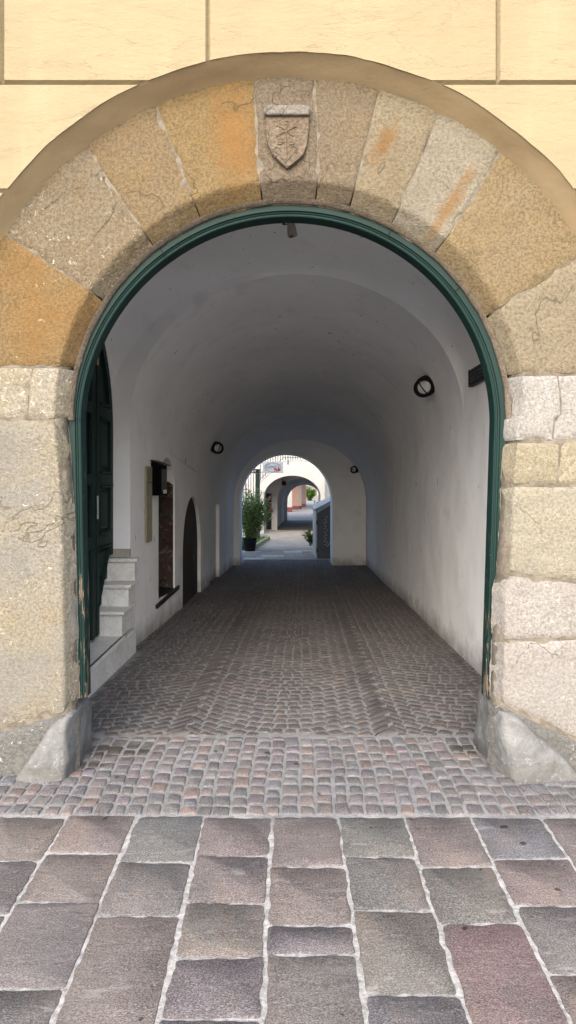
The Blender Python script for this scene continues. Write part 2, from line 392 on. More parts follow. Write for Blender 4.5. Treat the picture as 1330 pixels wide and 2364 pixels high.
for i in range(len(xs)-1):
    k = i-14; g = .0075
    if 0 <= k < 9: ys = [yy(p) for p in seen[k]]
    else:
        ys = [-.42+random.uniform(-.01, .01)]
    while ys[-1] > -5.5: ys.append(ys[-1]-random.choice([.2, .38, .42, .45, .62]))
    for j in range(len(ys)-1):
        x0, x1 = xs[i]+g+random.uniform(-.004, .004), xs[i+1]-g+random.uniform(-.004, .004); y1, y0 = ys[j]-g*.8, ys[j+1]+g*.8
        c = scol.get((k, j)) or pc()
        s_ = random.uniform(-.006, .006); s2 = random.uniform(-.006, .006)
        T.tile([(x0, y0+s_), (x1, y0-s_), (x1, y1-s2), (x0, y1+s2)], tuple((v*1.1-sum(c)/3*.1)*.80*q for v, q in zip(c, (.96, .99, 1.07))), .005, .003, .0048, .022, .010)
T.build('street_paving', M_slab)
# band of setts at the sill
T = Tiles(); x = -4.2
while x < 4.2:
    wd = random.uniform(.070, .092); y = -.402
    while y < .47:
        h = random.uniform(.078, .115)
        if y+h > .47: h = .485-y
        wob = lambda yy_: .010*math.sin(yy_*5+x*3)
        if h > .035:
            g = random.uniform(.0045, .009); j = lambda: random.uniform(-.006, .006)
            T.tile([(x+g+wob(y)+j(), y+g+j()), (x+wd-g+wob(y)+j(), y+g+j()), (x+wd-g+wob(y+h)+j(), y+h-g+j()), (x+g+wob(y+h)+j(), y+h-g+j())], pc(1.22, .32), .007, .0055, .0032, .018, .009)
        y += h
    x += wd
# passage: setts laid in segmental arcs
def txl(Y): return -1.51+.0234*(Y-2.93)
def txr(Y): return 1.60+.0234*(Y-2.62)
P_ = 1.28; sag = .38; h = .098; row = 0; Yk = .05
while Yk < 14.4:
    for seg in range(-2, 3):
        xc = .03+.0234*(Yk-2)+seg*P_; n = 14; off = random.uniform(-.5, .5) if row % 2 else 0
        for q in range(n):
            ex = .05*(row % 2) ; u0 = -1+2*q/n+(ex if q == 0 else 0); u1 = -1+2*(q+1)/n+(ex+.02 if q == n-1 else 0); um = (u0+u1)/2
            def pt(u, e):
                x_ = xc+u*P_/2; sl_ = 2*sag*u/(P_/2)     # tangent slope
                nx, ny = -sl_/math.hypot(1, sl_), 1/math.hypot(1, sl_)
                bl = max(0, 1-abs(u)**4); return (x_+nx*e*bl, Yk+sag*u*u+e*(ny*bl+1-bl)*(1 if bl > .5 else 1.25-.5*bl))
            hh = h*(math.cos(math.atan(2*sag*um/(P_/2))) if abs(um) < .75 else .86)
            g = random.uniform(.0055, .0085); gu = g*2/P_
            j = lambda: random.uniform(-.005, .005)
            du = (off*2/n)*(1-abs(um))
            c4 = [pt(u0+gu+du, g), pt(u1-gu+du, g), pt(u1-gu+du, hh-g), pt(u0+gu+du, hh-g)]
            c4 = [(a+j(), b+j()) for a, b in c4]
            cy = sum(b for a, b in c4)/4; cx_ = sum(a for a, b in c4)/4
            if max(b for a, b in c4) < .56 or cy > 14.3 or not (txl(cy)-.22 < cx_ < txr(cy)+.05): continue
            if cx_ < -1.40 and cy < 2.95: continue
            if cy > 12.5 and not (-1.1 < cx_ < 1.0): continue
            c4 = [(a, max(b, .505)) for a, b in c4]
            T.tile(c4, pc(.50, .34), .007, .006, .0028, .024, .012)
    Yk += h; row += 1
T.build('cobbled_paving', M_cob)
# courtyard flags
T = Tiles(); y = 14.4
while y < 33.3:
    hh = random.choice([.3, .4, .5]); x = -1.6
    while x < 3.4:
        wd = random.uniform(.4, .8); c = random.uniform(.26, .33)
        if random.random() < .12 and y < 19: c = .55
        T.tile([(x+.01, y+.01), (x+wd-.01, y+.01), (x+wd-.01, y+hh-.01), (x+.01, y+hh-.01)], (c*1.06, c, c*.90), .006, .006, .003, .1, .02); x += wd
    y += hh
m = MT('courtyard_flagstone', .85, .2); m.col(m.mix(m.ramp(m.noise(6, 5), [(.3, 0.0), (.7, .5)]), m.attr(), (.2, .19, .16, 1))); m.bump(m.noise(30, 4), .3, .01)
T.build('courtyard_paving', m.m)
def sheet(name, x0, x1, y0, y1, dz, mat):
    ys_ = [y0+(y1-y0)*i/8 for i in range(9)]
    vs = []; 
    for y in ys_: vs += [(x0, y, zg(y)+dz), (x1, y, zg(y)+dz)]
    return tag(mk(name, vs, [(2*i, 2*i+1, 2*i+3, 2*i+2) for i in range(8)], mat), kind='structure')
M_far = plain('pale_far_paving', (.34, .32, .30, 1), .9)
M_darkp = plain('dark_cobbled_floor', (.10, .10, .105, 1), .8, 0, (14, .6, .03))
sheet('rear_passage_floor', -.8, 3.2, 33.4, 42.6, .008, M_darkp)
sheet('far_yard', -12, 16, 42.6, 140, .008, M_far)

# ------------------------------------------------------------------ front house
house = thing('town_house', 'cream rusticated town house with a big stone archway and vaulted passage', 'house')
ZC = 1.90; XC = .01; RA = 1.26; RO = 1.80; RC = 1.868
FY = -.12     # stucco face
def arc(cx, cz, r, a0, a1, n): return [(cx+r*math.cos(a0+(a1-a0)*i/n), cz+r*math.sin(a0+(a1-a0)*i/n)) for i in range(n+1)]
def rcw(a): return RC+.009*noise.noise(Vector((a*6, 1, 2)))+.004*noise.noise(Vector((a*21, 4, 2)))-.0*a
def facade():
    hole = [(XC+rcw(a)*math.cos(a), ZC+rcw(a)*math.sin(a)) for a in [math.pi*(1-i/120) for i in range(121)]]
    poly = [(-7, -.6), (XC-RC, -.6)]+hole+[(XC+RC, -.6), (7, -.6), (7, 8), (-7, 8)]
    b = MB().prism_y(poly, FY, .0)
    o = b.build('facade_wall', M_stucco, house)
    # V grooves of the rustication cut into the stucco
    c = MB(); dep = .024; hw = .012
    zs = [ZC_ for ZC_ in (.80, 1.365, 1.93, 2.487, 3.048, 3.608, 4.17, 4.73, 5.3, 5.9, 6.5, 7.1)]
    def hg(z, x0, x1):
        c.add([(x0, FY-.01, z-hw-.006), (x0, FY-.01, z+hw+.006), (x0, FY+dep, z), (x1, FY-.01, z-hw-.006), (x1, FY-.01, z+hw+.006), (x1, FY+dep, z)], [(0,1,2),(5,4,3),(0,3,4,1),(1,4,5,2),(2,5,3,0)])
    def vg(x, z0, z1):
        c.add([(x-hw-.006, FY-.01, z0), (x+hw+.006, FY-.01, z0), (x, FY+dep, z0), (x-hw-.006, FY-.01, z1), (x+hw+.006, FY-.01, z1), (x, FY+dep, z1)], [(0,1,2),(5,4,3),(0,3,4,1),(1,4,5,2),(2,5,3,0)])
    for z in zs: hg(z, -7.5, 7.5)
    for k, z in enumerate(zs[:-1]):
        if z > 3.5:
            xs_ = [-1.477, -.414, 1.085] if k % 2 == 1 else [-2.2, -1.0, .34, 1.8]
        else: xs_ = [-2.6, 2.55] if k % 2 else [-3.1, 3.1]
        xs_ = list(xs_)+[xs_[0]-1.5*i for i in (1, 2, 3)]+[xs_[-1]+1.5*i for i in (1, 2, 3)]
        for xx in xs_:
            if abs(xx) < 6.9: vg(xx, z, zs[k+1])
    me_list = []
    n_h = len(zs)
    # separate cutters so each stays convex
    cut = bpy.data.meshes.new('cut'); cut.from_pydata([tuple(v) for v in c.v], [], c.f)
    bm = bmesh.new(); bm.from_mesh(cut); bmesh.ops.recalc_face_normals(bm, faces=bm.faces); bm.to_mesh(cut); bm.free()
    co = bpy.data.objects.new('cut', cut); COL.objects.link(co)
    md = o.modifiers.new('x', 'BOOLEAN'); md.operation = 'DIFFERENCE'; md.solver = 'EXACT'; md.use_self = True; md.object = co
    dg = bpy.context.evaluated_depsgraph_get(); dg.update()
    me = bpy.data.meshes.new_from_object(o.evaluated_get(dg)); o.modifiers.clear(); old = o.data; o.data = me; me.name = 'facade_wall'
    bpy.data.objects.remove(co); bpy.data.meshes.remove(cut); bpy.data.meshes.remove(old)
    m_ = o.modifiers.new('b', 'BEVEL'); m_.width = .005; m_.segments = 2; m_.limit_method = 'ANGLE'; m_.angle_limit = R(30)
    return o
facade()
# plaster reveal between stucco face and stone arch
def reveal():
    v = []; n = 140; rings = 6; f = []
    angs = [math.pi*(1.0-i/n) for i in range(n+1)]
    stations = [(-1, z) for z in (-.6, .3, 1.0, 1.5)]+[(0, a) for a in angs]+[(1, z) for z in (1.5, 1.0, .3, -.6)]
    for k in range(rings+1):
        t = k/rings; r0_ = RC; y = FY+.002+(.0-FY+.02)*t
        for s_, a in stations:
            wob = .004*noise.noise(Vector((a*9, t*2, s_*3)))
            rc_ = RC if s_ else rcw(a); r = rc_+(RO-.012-rc_)*t+.003
            if s_: v.append((XC+s_*(r+wob), y, a))
            else: v.append((XC+(r+wob)*math.cos(a), y, ZC+(r+wob)*math.sin(a)))
    m_ = len(stations)
    for k in range(rings):
        for i in range(m_-1): f.append((k*m_+i, k*m_+i+1, (k+1)*m_+i+1, (k+1)*m_+i))
    mk('arch_reveal', v, f, M_reveal, house, True)
reveal()
# stones ----------------------------------------------------------
def jl(z):   # left jamb arris x at height z (battered)
    pts = [(-.5, -1.19), (.33, -1.198), (.70, -1.197), (1.24, -1.21), (1.52, -1.22), (1.9, XC-RA)]
    return interp(pts, z)
def jr(z):
    pts = [(-.5, 1.14), (.33, 1.15), (.95, 1.165), (1.10, 1.195), (1.52, 1.207), (1.80, 1.228), (1.9, 1.240), (2.05, XC+RA-.003)]
    return interp(pts, z)
def interp(pts, z):
    if z <= pts[0][0]: return pts[0][1]
    for (a, x), (b, y) in zip(pts[:-1], pts[1:]):
        if z <= b: return x+(y-x)*(z-a)/(b-a)
    return pts[-1][1]
def stone_sheet(name, P, lo, hi, e0, e1, mat, seed, reveal_side=True, rough=.006, ns=22, lab=None, prot=0.0, depth=.095):
    """P(t,e)->(x,z) of the front; t runs lo(e)..hi(e); e from arris outward. The sheet wraps round the arris into the reveal."""
    vs = []; fs = []
    g = .0032
    prof = []   # (e, y, edgefactor)
    ne = max(8, int((e1-e0)/.022))
    for k in range(ne+1):
        e = e1-(e1-e0)*k/ne
        prof.append((e, 0.0))
    if reveal_side:
        rr = .012
        prof = [p for p in prof if p[0] > rr+.004]
        for k in range(5):
            a = (k/4)*math.pi/2; prof.append((rr-rr*math.sin(a), rr-rr*math.cos(a)))
        for k in range(1, 9): prof.append((0.0, rr+(depth-rr)*k/8))
    n = len(prof)
    for i in range(ns+1):
        s_ = i/ns
        for k, (e, y) in enumerate(prof):
            a, b = lo(e), hi(e)
            wj = (noise.noise(Vector((e*9, y*9, seed*3.3))))*.006
            wk = (noise.noise(Vector((e*9, y*9, seed*3.3+9))))*.006
            P0 = Vector(P(a, e)); P1 = Vector(P(b, e)); L = (P1-P0).length
            t = a+(b-a)*s_
            # keep a joint gap and soften the arrises
            s2 = (g+wj*.5)/L+(1-(2*g+wj*.5-wk*.5)/L)*s_
            t = a+(b-a)*s2
            sh_ = (y/.085)*((.055+.034*max(0, (Vector(P(t, 0)).y-ZC)/RA)) if Vector(P(t, 0)).y > ZC else .043) if (reveal_side and y > 0) else 0.0
            p = Vector(P(t, e-sh_))
            de = min(s_*L, (1-s_)*L)
            if not reveal_side: de = min(de, e-e0)
            de = min(de, e1-e+.004 if e1 < .5 else 9)
            drop = .006*math.exp(-(de/.008)**2)+.003*math.exp(-de/.03)
            q = Vector((p.x*1.0, y, p.y))
            nz = rough*noise.noise(q*7+Vector((seed, 0, 0)))+rough*.5*noise.noise(q*21)+rough*.3*noise.noise(q*60)
            chip = max(0, noise.noise(q*11+Vector((seed*5, 2, 1)))-.25)*.05*math.exp(-de/.03)
            off = -prot-nz*1.2+drop+chip
            if y <= .0121 and e > 0 or y == 0:
                c_ = 1-max(0, min(1, y/.012)) if reveal_side else 1
            else: c_ = 0
            out = Vector(P(t, e+.01))-Vector(P(t, e)); out.normalize()
            # at the reveal the surface normal points to the opening
            px_, pz_ = p.x+out.x*(off*(1-c_)), p.y+out.y*(off*(1-c_))
            vs.append((px_, y+off*c_, pz_))
    for i in range(ns):
        for k in range(n-1): fs.append((i*n+k, i*n+k+1, (i+1)*n+k+1, (i+1)*n+k))
    o = mk(name, vs, fs, mat, house, True)
    if lab: o['label'] = lab
    return o
def Pv(t, e): return (XC+(RA+e)*math.cos(t), ZC+(RA+e)*math.sin(t))
def Pl(t, e): return (jl(t)-e, t)
def Pr(t, e): return (jr(t)+e, t)
EM = RO-RA+.02
ochre = (.42, .27, .11, 1); ochre2 = (.43, .31, .16, 1); grey = (.42, .37, .28, 1); tan = (.40, .31, .195, 1); pale = (.52, .47, .36, 1); pale2 = (.46, .40, .28, 1)
white = (.60, .575, .53, 1); pink = (.50, .44, .40, 1); orange = (.46, .21, .045, 1)
d = math.radians
vous = [   # (inner0, outer0, inner1, outer1) degrees, material
    (27.0, 29.0, 48.5, 51.6, stone('ochre_voussoir_a', (.46, .345, .185, 1), (.46, .37, .235, 1), .15, None, 0, .3, 1), 'ochre yellow arch stone'),
    (48.5, 51.6, 62.2, 63.8, stone('streaked_voussoir', pale, grey, .12, None, 0, 2.2, 2, 70, [(W(1045,465,0).x, W(1045,465,0).z, R(56), .30, .05, (.19, .098, .028, 1))]), 'grey beige arch stone with a slanting rust streak'),
    (62.2, 63.8, 74.1, 74.6, stone('stained_voussoir', pale2, tan, .1, None, 0, 1.9, 3, 70, [(W(885,330,0).x, W(885,330,0).z, R(62), .17, .055, (.18, .092, .026, 1))]), 'beige arch stone with a rust stain'),
    (74.1, 74.6, 83.2, 85.9, stone('grey_voussoir', tan, (.33, .28, .21, 1), .12, None, 0, 0, 4), None),
    (83.2, 85.9, 97.3, 96.1, stone('keystone_stone', (.33, .26, .18, 1), (.36, .30, .23, 1), .12, None, 0, 0, 5), None),
    (97.3, 96.1, 114.2, 113.3, stone('orange_voussoir', (.44, .32, .165, 1), (.42, .28, .12, 1), .08, None, 0, 0, 6, 105, [(W(545,320,0).x, W(545,320,0).z, R(100), .36, .17, (.225, .118, .038, 1))]), 'orange ochre arch stone'),
    (114.2, 113.3, 128.6, 127.0, stone('brown_voussoir', tan, ochre2, .12, None, 0, .4, 7), None),
    (128.6, 127.0, 148.1, 147.4, stone('flecked_voussoir', tan, grey, .75, None, 0, .8, 8), 'grey tan arch stone flecked with white'),
]
for q, (a0, b0, a1, b1, mt, lb) in enumerate(vous):
    lo = lambda e, a=a0, b=b0: d(a+(b-a)*min(1, e/EM)); hi = lambda e, a=a1, b=b1: d(a+(b-a)*min(1, e/EM))
    stone_sheet('keystone' if q == 4 else 'voussoir', Pv, lo, hi, 0, EM, mt, q+1, True, .006, 26, lb)
# springers: bounded by a radial joint above and a level joint below
def Pmix(side, ztop_ang):
    """t in 0..1 from level joint zb to the radial joint"""
    zb = ZB
def springer(side, zb, ai, ao, mat, seed, lab):
    def P(t, e):
        A = Pv(d(ai+(ao-ai)*min(1, e/EM)), e)
        # level joint: same e measured from the arris along the radius there
        s0 = math.asin(max(-1, min(1, (zb-ZC)/RA))); 
        B = ((jl(zb) if side < 0 else jr(zb)) + side*e, zb) if zb < ZC else (XC+side*((RA+e)**2-(zb-ZC)**2)**.5, zb)
        if zb >= ZC:
            angB = math.asin((zb-ZC)/(RA+e)); angA = d(ai+(ao-ai)*min(1, e/EM))
            if side < 0: angB = math.pi-angB
            a = angB+(angA-angB)*t; return (XC+(RA+e)*math.cos(a), ZC+(RA+e)*math.sin(a))
        return (B[0]+(A[0]-B[0])*t, B[1]+(A[1]-B[1])*t)
    stone_sheet('springer', P, lambda e: 0.0, lambda e: 1.0, 0, EM+.05, mat, seed, True, .006, 26, lab)
def zy(py): return CAMZ-(py-HY)*3.7/F
springer(-1, zy(846)+.0, 148.1, 147.4, stone('rust_springer', (.42, .285, .13, 1), (.44, .32, .17, 1), .35, (.225, .12, .038, 1), .5, .2, 9), 31, 'rusty ochre springer stone')
springer(1, zy(862)+.0, 27.0, 29.0, stone('sandy_springer', (.48, .40, .27, 1), (.50, .43, .31, 1), .15, None, 0, 0, 10), 32, 'sandy beige springer stone')
def js(side, zi0, zo0, zi1, zo1, e0, e1, mat, seed, lab=None, prot=0.0):
    """jamb stone: bottom at py zi0 (inner) .. zo0 (outer), top at zi1 .. zo1"""
    P = Pl if side < 0 else Pr
    def PP(t, e):
        if t > ZC and False: pass
        x = (jl(t) if side < 0 else jr(t))
        if t > ZC: x = XC+side*(RA**2-(t-ZC)**2)**.5
        return (x+side*e, t)
    lo = lambda e: zy(zi0+(zo0-zi0)*min(1, e/EM)); hi = lambda e: zy(zi1+(zo1-zi1)*min(1, e/EM))
    stone_sheet('jamb_stone', PP, lo, hi, e0, e1, mat, seed, e0 == 0, .0065, 30 if zi0-zi1 > 200 else 18, lab, prot)
S_a = stone('whitish_jamb', (.55, .51, .42, 1), (.50, .42, .26, 1), .8, None, 0, 0, 11)
S_b = stone('long_jamb', (.47, .415, .30, 1), (.42, .405, .365, 1), .6, (.17, .175, .175, 1), .75, 0, 12, 80)
S_c = stone('white_jamb', (.62, .60, .56, 1), (.57, .54, .50, 1), .6, None, 0, 0, 13)
S_d = stone('straw_jamb', (.56, .50, .36, 1), (.50, .44, .31, 1), .5, None, 0, 0, 14)
S_e = stone('straw_jamb_tall', (.58, .54, .42, 1), (.53, .48, .36, 1), .4, (.22, .225, .21, 1), .4, 0, 15)
S_f = stone('pinkish_jamb', (.60, .57, .53, 1), (.55, .50, .45, 1), .6, (.25, .25, .25, 1), .4, 0, 16)
S_g = stone('grey_plinth', (.30, .295, .275, 1), (.25, .255, .25, 1), .6, None, 0, 0, 17, 60)
js(-1, 966, 966, 848, 848, 0, .135, S_a, 41); js(-1, 966, 964, 848, 848, .143, EM+.05, S_a, 42)
js(-1, 1645, 1705, 970, 967, 0, EM+.05, S_b, 43, 'long grey and straw jamb stone')
js(-1, 1840, 1840, 1650, 1710, 0, EM+.05, S_g, 44, 'grey plinth stone', .006)
js(1, 1018, 1015, 866, 866, 0, .185, S_c, 45); js(1, 1015, 1015, 866, 866, .195, EM+.05, S_c, 46)
js(1, 1118, 1118, 1022, 1020, 0, .225, S_d, 47); js(1, 1118, 1118, 1020, 1020, .24, EM+.05, S_d, 48)
js(1, 1325, 1352, 1123, 1123, 0, EM+.05, S_e, 49, 'tall straw coloured jamb stone')
js(1, 1478, 1470, 1329, 1356, 0, EM+.05, S_f, 50, 'white jamb stone'); js(1, 1628, 1735, 1482, 1474, 0, EM+.05, S_f, 51, 'pinkish white jamb stone')
js(1, 1850, 1850, 1633, 1742, 0, EM+.05, S_g, 52, 'dark grey plinth stone', .006)
# mortar bed behind the stones, one millimetric step back
def bed():
    n = 80; st = [(-1, z) for z in (-.5, .0, .33, .8, 1.3, 1.6)]+[(0, math.pi*(1-i/n)) for i in range(n+1)]+[(1, z) for z in (1.6, 1.3, 1.0, .62, .33, 0, -.5)]
    prof = [(.62, .010), (.4, .010), (.2, .010), (.05, .010), (-.002, .018), (-.045, .085), (-.02, .12), (.01, .43)]
    vs = []; fs = []
    for s_, t in st:
        for e, y in prof:
            if s_: vs.append(((jl(t) if s_ < 0 else jr(t))+s_*e, y, t))
            else: vs.append((XC+(RA+e)*math.cos(t), y+.002*noise.noise(Vector((t*20, e*20, 0))), ZC+(RA+e)*math.sin(t)))
    k = len(prof)
    for i in range(len(st)-1):
        for j in range(k-1): fs.append((i*k+j, i*k+j+1, (i+1)*k+j+1, (i+1)*k+j))
    mk('mortar_bed', vs, fs, M_mortar, house, True)
bed()
# guard stones at the feet of the jambs
def guard(side, pts, lab):
    bm = bmesh.new()
    for p in pts: bm.verts.new(p)
    bmesh.ops.convex_hull(bm, input=bm.verts)
    bmesh.ops.recalc_face_normals(bm, faces=bm.faces)
    me = bpy.data.meshes.new('guard_raw'); bm.to_mesh(me); bm.free()
    t_ = bpy.data.objects.new('guard_raw', me); COL.objects.link(t_)
    r_ = t_.modifiers.new('r', 'REMESH'); r_.mode = 'VOXEL'; r_.voxel_size = .011
    s_ = t_.modifiers.new('s', 'SMOOTH'); s_.iterations = 14; s_.factor = .8
    dg = bpy.context.evaluated_depsgraph_get(); dg.update(); me = bpy.data.meshes.new_from_object(t_.evaluated_get(dg)); bpy.data.objects.remove(t_)
    me.name = 'guard_stone'
    for v in me.vertices:
        v.co += Vector((noise.noise(v.co*8), noise.noise(v.co*8+Vector((5, 0, 0))), noise.noise(v.co*8+Vector((0, 7, 0)))))*.012
    me.polygons.foreach_set('use_smooth', [True]*len(me.polygons)); me.materials.clear(); me.materials.append(M_guard)
    o = bpy.data.objects.new('guard_stone', me); COL.objects.link(o); o.parent = house; o['label'] = lab
guard(-1, [(-1.175, -.065, -.06), (-1.155, .03, -.06), (-1.16, .42, -.06), (-1.17, .42, .28), (-1.14, .26, .295), (-1.145, .10, .31), (-1.21, .20, .345), (-1.235, -.03, .27), (-1.175, -.03, .29), (-1.47, -.06, -.06), (-1.25, -.095, -.06), (-1.40, -.08, -.06), (-1.33, -.04, .13), (-1.47, .2, -.06), (-1.3, .3, .2)], 'blue grey guard stone on the left')
guard(1, [(1.175, -.065, -.06), (1.12, .05, -.06), (1.10, .42, -.06), (1.10, .25, .32), (1.10, .10, .33), (1.13, .42, .33), (1.18, .20, .36), (1.215, -.03, .30), (1.135, -.02, .31), (1.60, -.06, -.06), (1.25, -.105, -.06), (1.45, -.085, -.06), (1.37, -.04, .16), (1.55, .2, -.06), (1.35, .3, .2)], 'blue grey guard stone on the right')
# shield on the keystone
def shield():
    sh = []
    def q(px, py): p = W(px, py, -.02); return (p.x, p.z)
    L = [(612, 268), (613, 300), (617, 330), (627, 355), (645, 373), (663, 389)]; Rr = [(682, 374), (700, 358), (709, 335), (713, 300), (714, 268)]
    poly = [q(*p) for p in L+Rr]
    s_ = MB().prism_y(poly, -.024, .02).build('coat_of_arms', M_shield, house, False, .006, 3)
    cp = MB().prism_y([q(610, 270), q(715, 270), q(716, 247), q(609, 247)], -.046, .015).build('cap', M_cap, s_, False, .009, 3)
    c = MB()
    def g(cx, cy): p = W(560+cx/5.909, 180+cy/5.91, -.025); return p
    def line(pts, r=.0035): c.path([g(*p) for p in pts], r, 6)
    line([(590, 690), (597, 1120)], .0055); line([(575, 590), (625, 590), (600, 690), (575, 590)]); line([(465, 650), (520, 665), (590, 715)], .005); line([(735, 655), (660, 690), (590, 715)], .006)
    line([(470, 785), (530, 755), (590, 720)], .005); line([(600, 715), (640, 755), (700, 790)], .005); line([(460, 770), (500, 800)]); line([(680, 800), (700, 765)])
    line([(480, 870), (580, 870)]); line([(480, 835), (545, 840), (540, 900), (485, 900), (480, 835)]); line([(600, 870), (690, 870), (695, 905), (640, 905), (625, 850)])
    line([(415, 975), (470, 940), (525, 975), (490, 1040), (415, 975)]); line([(430, 1085), (500, 1030), (530, 1090), (590, 1145), (640, 1090), (740, 950)])
    line([(650, 950), (700, 930), (750, 960), (730, 1010), (680, 1020), (650, 980), (650, 950)]); line([(690, 1030), (750, 1080)])
    c.build('carved_emblem', M_shield, s_, True)
shield()
# green door frame: moulded profile swept round the opening
def near(v): c = Vector((0, CAMY, CAMZ)); return c+(Vector(v)-c)*.947
def frame():
    prof = [(1.285, .30), (1.285, .310), (1.209, .311), (1.2065, .321), (1.1975, .324), (1.195, .330), (1.1865, .330), (1.184, .324), (1.176, .328), (1.172, .345), (1.172, .42), (1.285, .42)]
    prof = [(r if r > 1.247 else 1.247-(1.247-r)*.88, y) for r, y in prof]
    n = 72; st = [(-1, z) for z in (.29, .6, 1.0, 1.5)]+[(0, math.pi*(1-i/n)) for i in range(n+1)]+[(1, z) for z in (1.5, 1.0, .6, .29)]
    vs = []; fs = []; k = len(prof)
    for s_, t in st:
        for r, y in prof:
            if s_:
                q_ = (1.9-t)/1.6; lift = (.030 if s_ < 0 else .006)
                vs.append((XC+s_*(r+lift*(1-q_*.6)-(.012 if s_ < 0 else .045)*q_), y, t))
            else:
                wl = max(0, abs(t-math.pi/2)/(math.pi/2)-.35)/.65; lf = (.030 if t > math.pi/2 else .006)*wl
                vs.append((XC+(r+lf)*math.cos(t), y, ZC+r*math.sin(t)))
    vs = [near(v) for v in vs]
    for i in range(len(st)-1):
        for j in range(k): fs.append((i*k+j, i*k+(j+1) % k, (i+1)*k+(j+1) % k, (i+1)*k+j))
    fs += [tuple(range(k)), tuple(range(len(vs)-1, len(vs)-k-1, -1))]
    fr = mk('door_frame', vs, fs, M_frame, house, False)
    bm = bmesh.new(); bm.from_mesh(fr.data); bmesh.ops.recalc_face_normals(bm, faces=bm.faces); bm.to_mesh(fr.data); bm.free()
    fr.data.polygons.foreach_set('use_smooth', [True]*len(fr.data.polygons)); fr.data.set_sharp_from_angle(angle=R(35))
    b = fr.modifiers.new('b', 'BEVEL'); b.width = .0015; b.segments = 2; b.limit_method = 'ANGLE'
    # butt joints of the frame's lengths
    for a in (180-.5, 127, 62, 38):
        a = d(a); c_, s2 = math.cos(a), math.sin(a)
        MB().bar(near((XC+1.20*c_, .3, ZC+1.20*s2)), near((XC+1.262*c_, .3135, ZC+1.262*s2)), .002, 6).build('butt_joint', M_black, fr)
frame()
# rough filling between stone and frame
def fill():
    vs = []; fs = []; n = 90
    for i in range(n+1):
        t = math.pi*(1-i/n)
        nz = noise.noise(Vector((t*9, 2, 3)))*.006+noise.noise(Vector((t*33, 2, 3)))*.004
        for r, y in ((1.27, .27), (1.252-nz-.002, .292), (1.247-nz, .312), (1.26, .318)):
            vs.append(near((XC+r*math.cos(t), y, ZC+r*math.sin(t))))
    for i in range(n):
        for j in range(3): fs.append((i*4+j, i*4+j+1, (i+1)*4+j+1, (i+1)*4+j))
    mk('frame_filling', vs, fs, stone('filling', (.46, .38, .29, 1), (.38, .31, .23, 1), .2, None, 0, 0, 20), house, True)
fill()
# ---- inner shell: entrance bay and tunnel
ZS = 2.14
def bay():
    y0 = .42; n = 40; m_ = 48
    yr, yl = 2.62, 2.93; xl_, xr_ = -1.72, None
    vs = []; fs = []
    def arcn(u): return max(0, 1-abs(u)**2.05)**.5
    for j in range(n+1):
        v = j/n
        for i in range(m_+1):
            a = math.pi*(1-i/m_); u = math.cos(a)      # -1..1, denser at the springings
            YL = y0+(yl-y0)*v; YR = y0+(yr-y0)*v; s_ = (u+1)/2
            Y = YL+(YR-YL)*s_
            X = xl_+(txr(Y)-xl_)*s_
            vv = 2*v-1
            ampL, ampR, ampC = 1.12, .56, .10
            cf = 1-abs(u)**2.2
            amp = (ampL if u < 0 else ampR)*(1-cf)+ampC*cf
            z = ZS+1.36*math.sin(a)+amp*max(0, 1-abs(vv)**2.05)**.5
            z += .012*noise.noise(Vector((X*1.3, Y*1.3, 2)))
            vs.append((X, Y, z))
    k = m_+1
    for j in range(n):
        for i in range(m_): fs.append((j*k+i, j*k+i+1, (j+1)*k+i+1, (j+1)*k+i))
    # side walls below the wall arches
    for side in (0, m_):
        base = len(vs)
        for j in range(n+1):
            x, y, z = vs[j*k+side]; vs.append((x, y, zg(y)-.1))
        for j in range(n): fs.append((j*k+side, (j+1)*k+side, base+j+1, base+j))
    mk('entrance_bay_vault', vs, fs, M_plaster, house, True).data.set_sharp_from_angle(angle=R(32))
    # pier and crescent between bay and barrel, facing the street
    a_s = [math.pi*(1-i/m_) for i in range(m_+1)]
    vs2 = []; fs2 = []
    for i, a in enumerate(a_s):
        vs2.append(vs[n*k+i])
    for i, a in enumerate(a_s):
        u = math.cos(a); s_ = (u+1)/2; Y = yl+(yr-yl)*s_
        X = txl(yl)+(txr(yr)-txl(yl))*s_
        vs2.append((X, Y, ZS-.01+1.35*math.sin(a)))
    for i in range(m_): fs2.append((i, i+1, k+i+1, k+i))
    b = len(vs2); vs2 += [(xl_, yl, -.3), (txl(yl), yl, -.3)]; fs2.append((0, k, b+1, b))
    mk('bay_pier', vs2, fs2, M_plaster, house, False)
    # wall behind the door frame
    hole = arc(XC, ZC, 1.262, math.pi, 0, 64)
    poly = [(-2.2, -.4), (XC-1.262, -.4)]+hole+[(XC+1.262, -.4), (2.2, -.4), (2.2, 5), (-2.2, 5)]
    MB().prism_y(poly, .425, .47).build('inner_front_wall', M_plaster, house)
bay()
def sec(Y):
    t = (Y-2.62)/(12.6-2.62); return txl(Y), txr(Y), ZS-1.04*t, 1.35+.08*t
def vault_pt(Y, a):
    xl, xr, zs, r = sec(Y); return Vector(((xl+xr)/2+(xr-xl)/2*math.cos(a), Y, zs+r*math.sin(a)))
def vault_hit(px, py):
    best = None
    for i in range(2000):
        Y = 2.7+i*.005; p = W(px, py, Y); xl, xr, zs, r = sec(Y); c = (xl+xr)/2; h_ = (xr-xl)/2
        u = (p.x-c)/h_
        if p.z > zs: inside = u*u+((p.z-zs)/r)**2 < 1
        else: inside = abs(u) < 1
        if not inside: return p
    return p
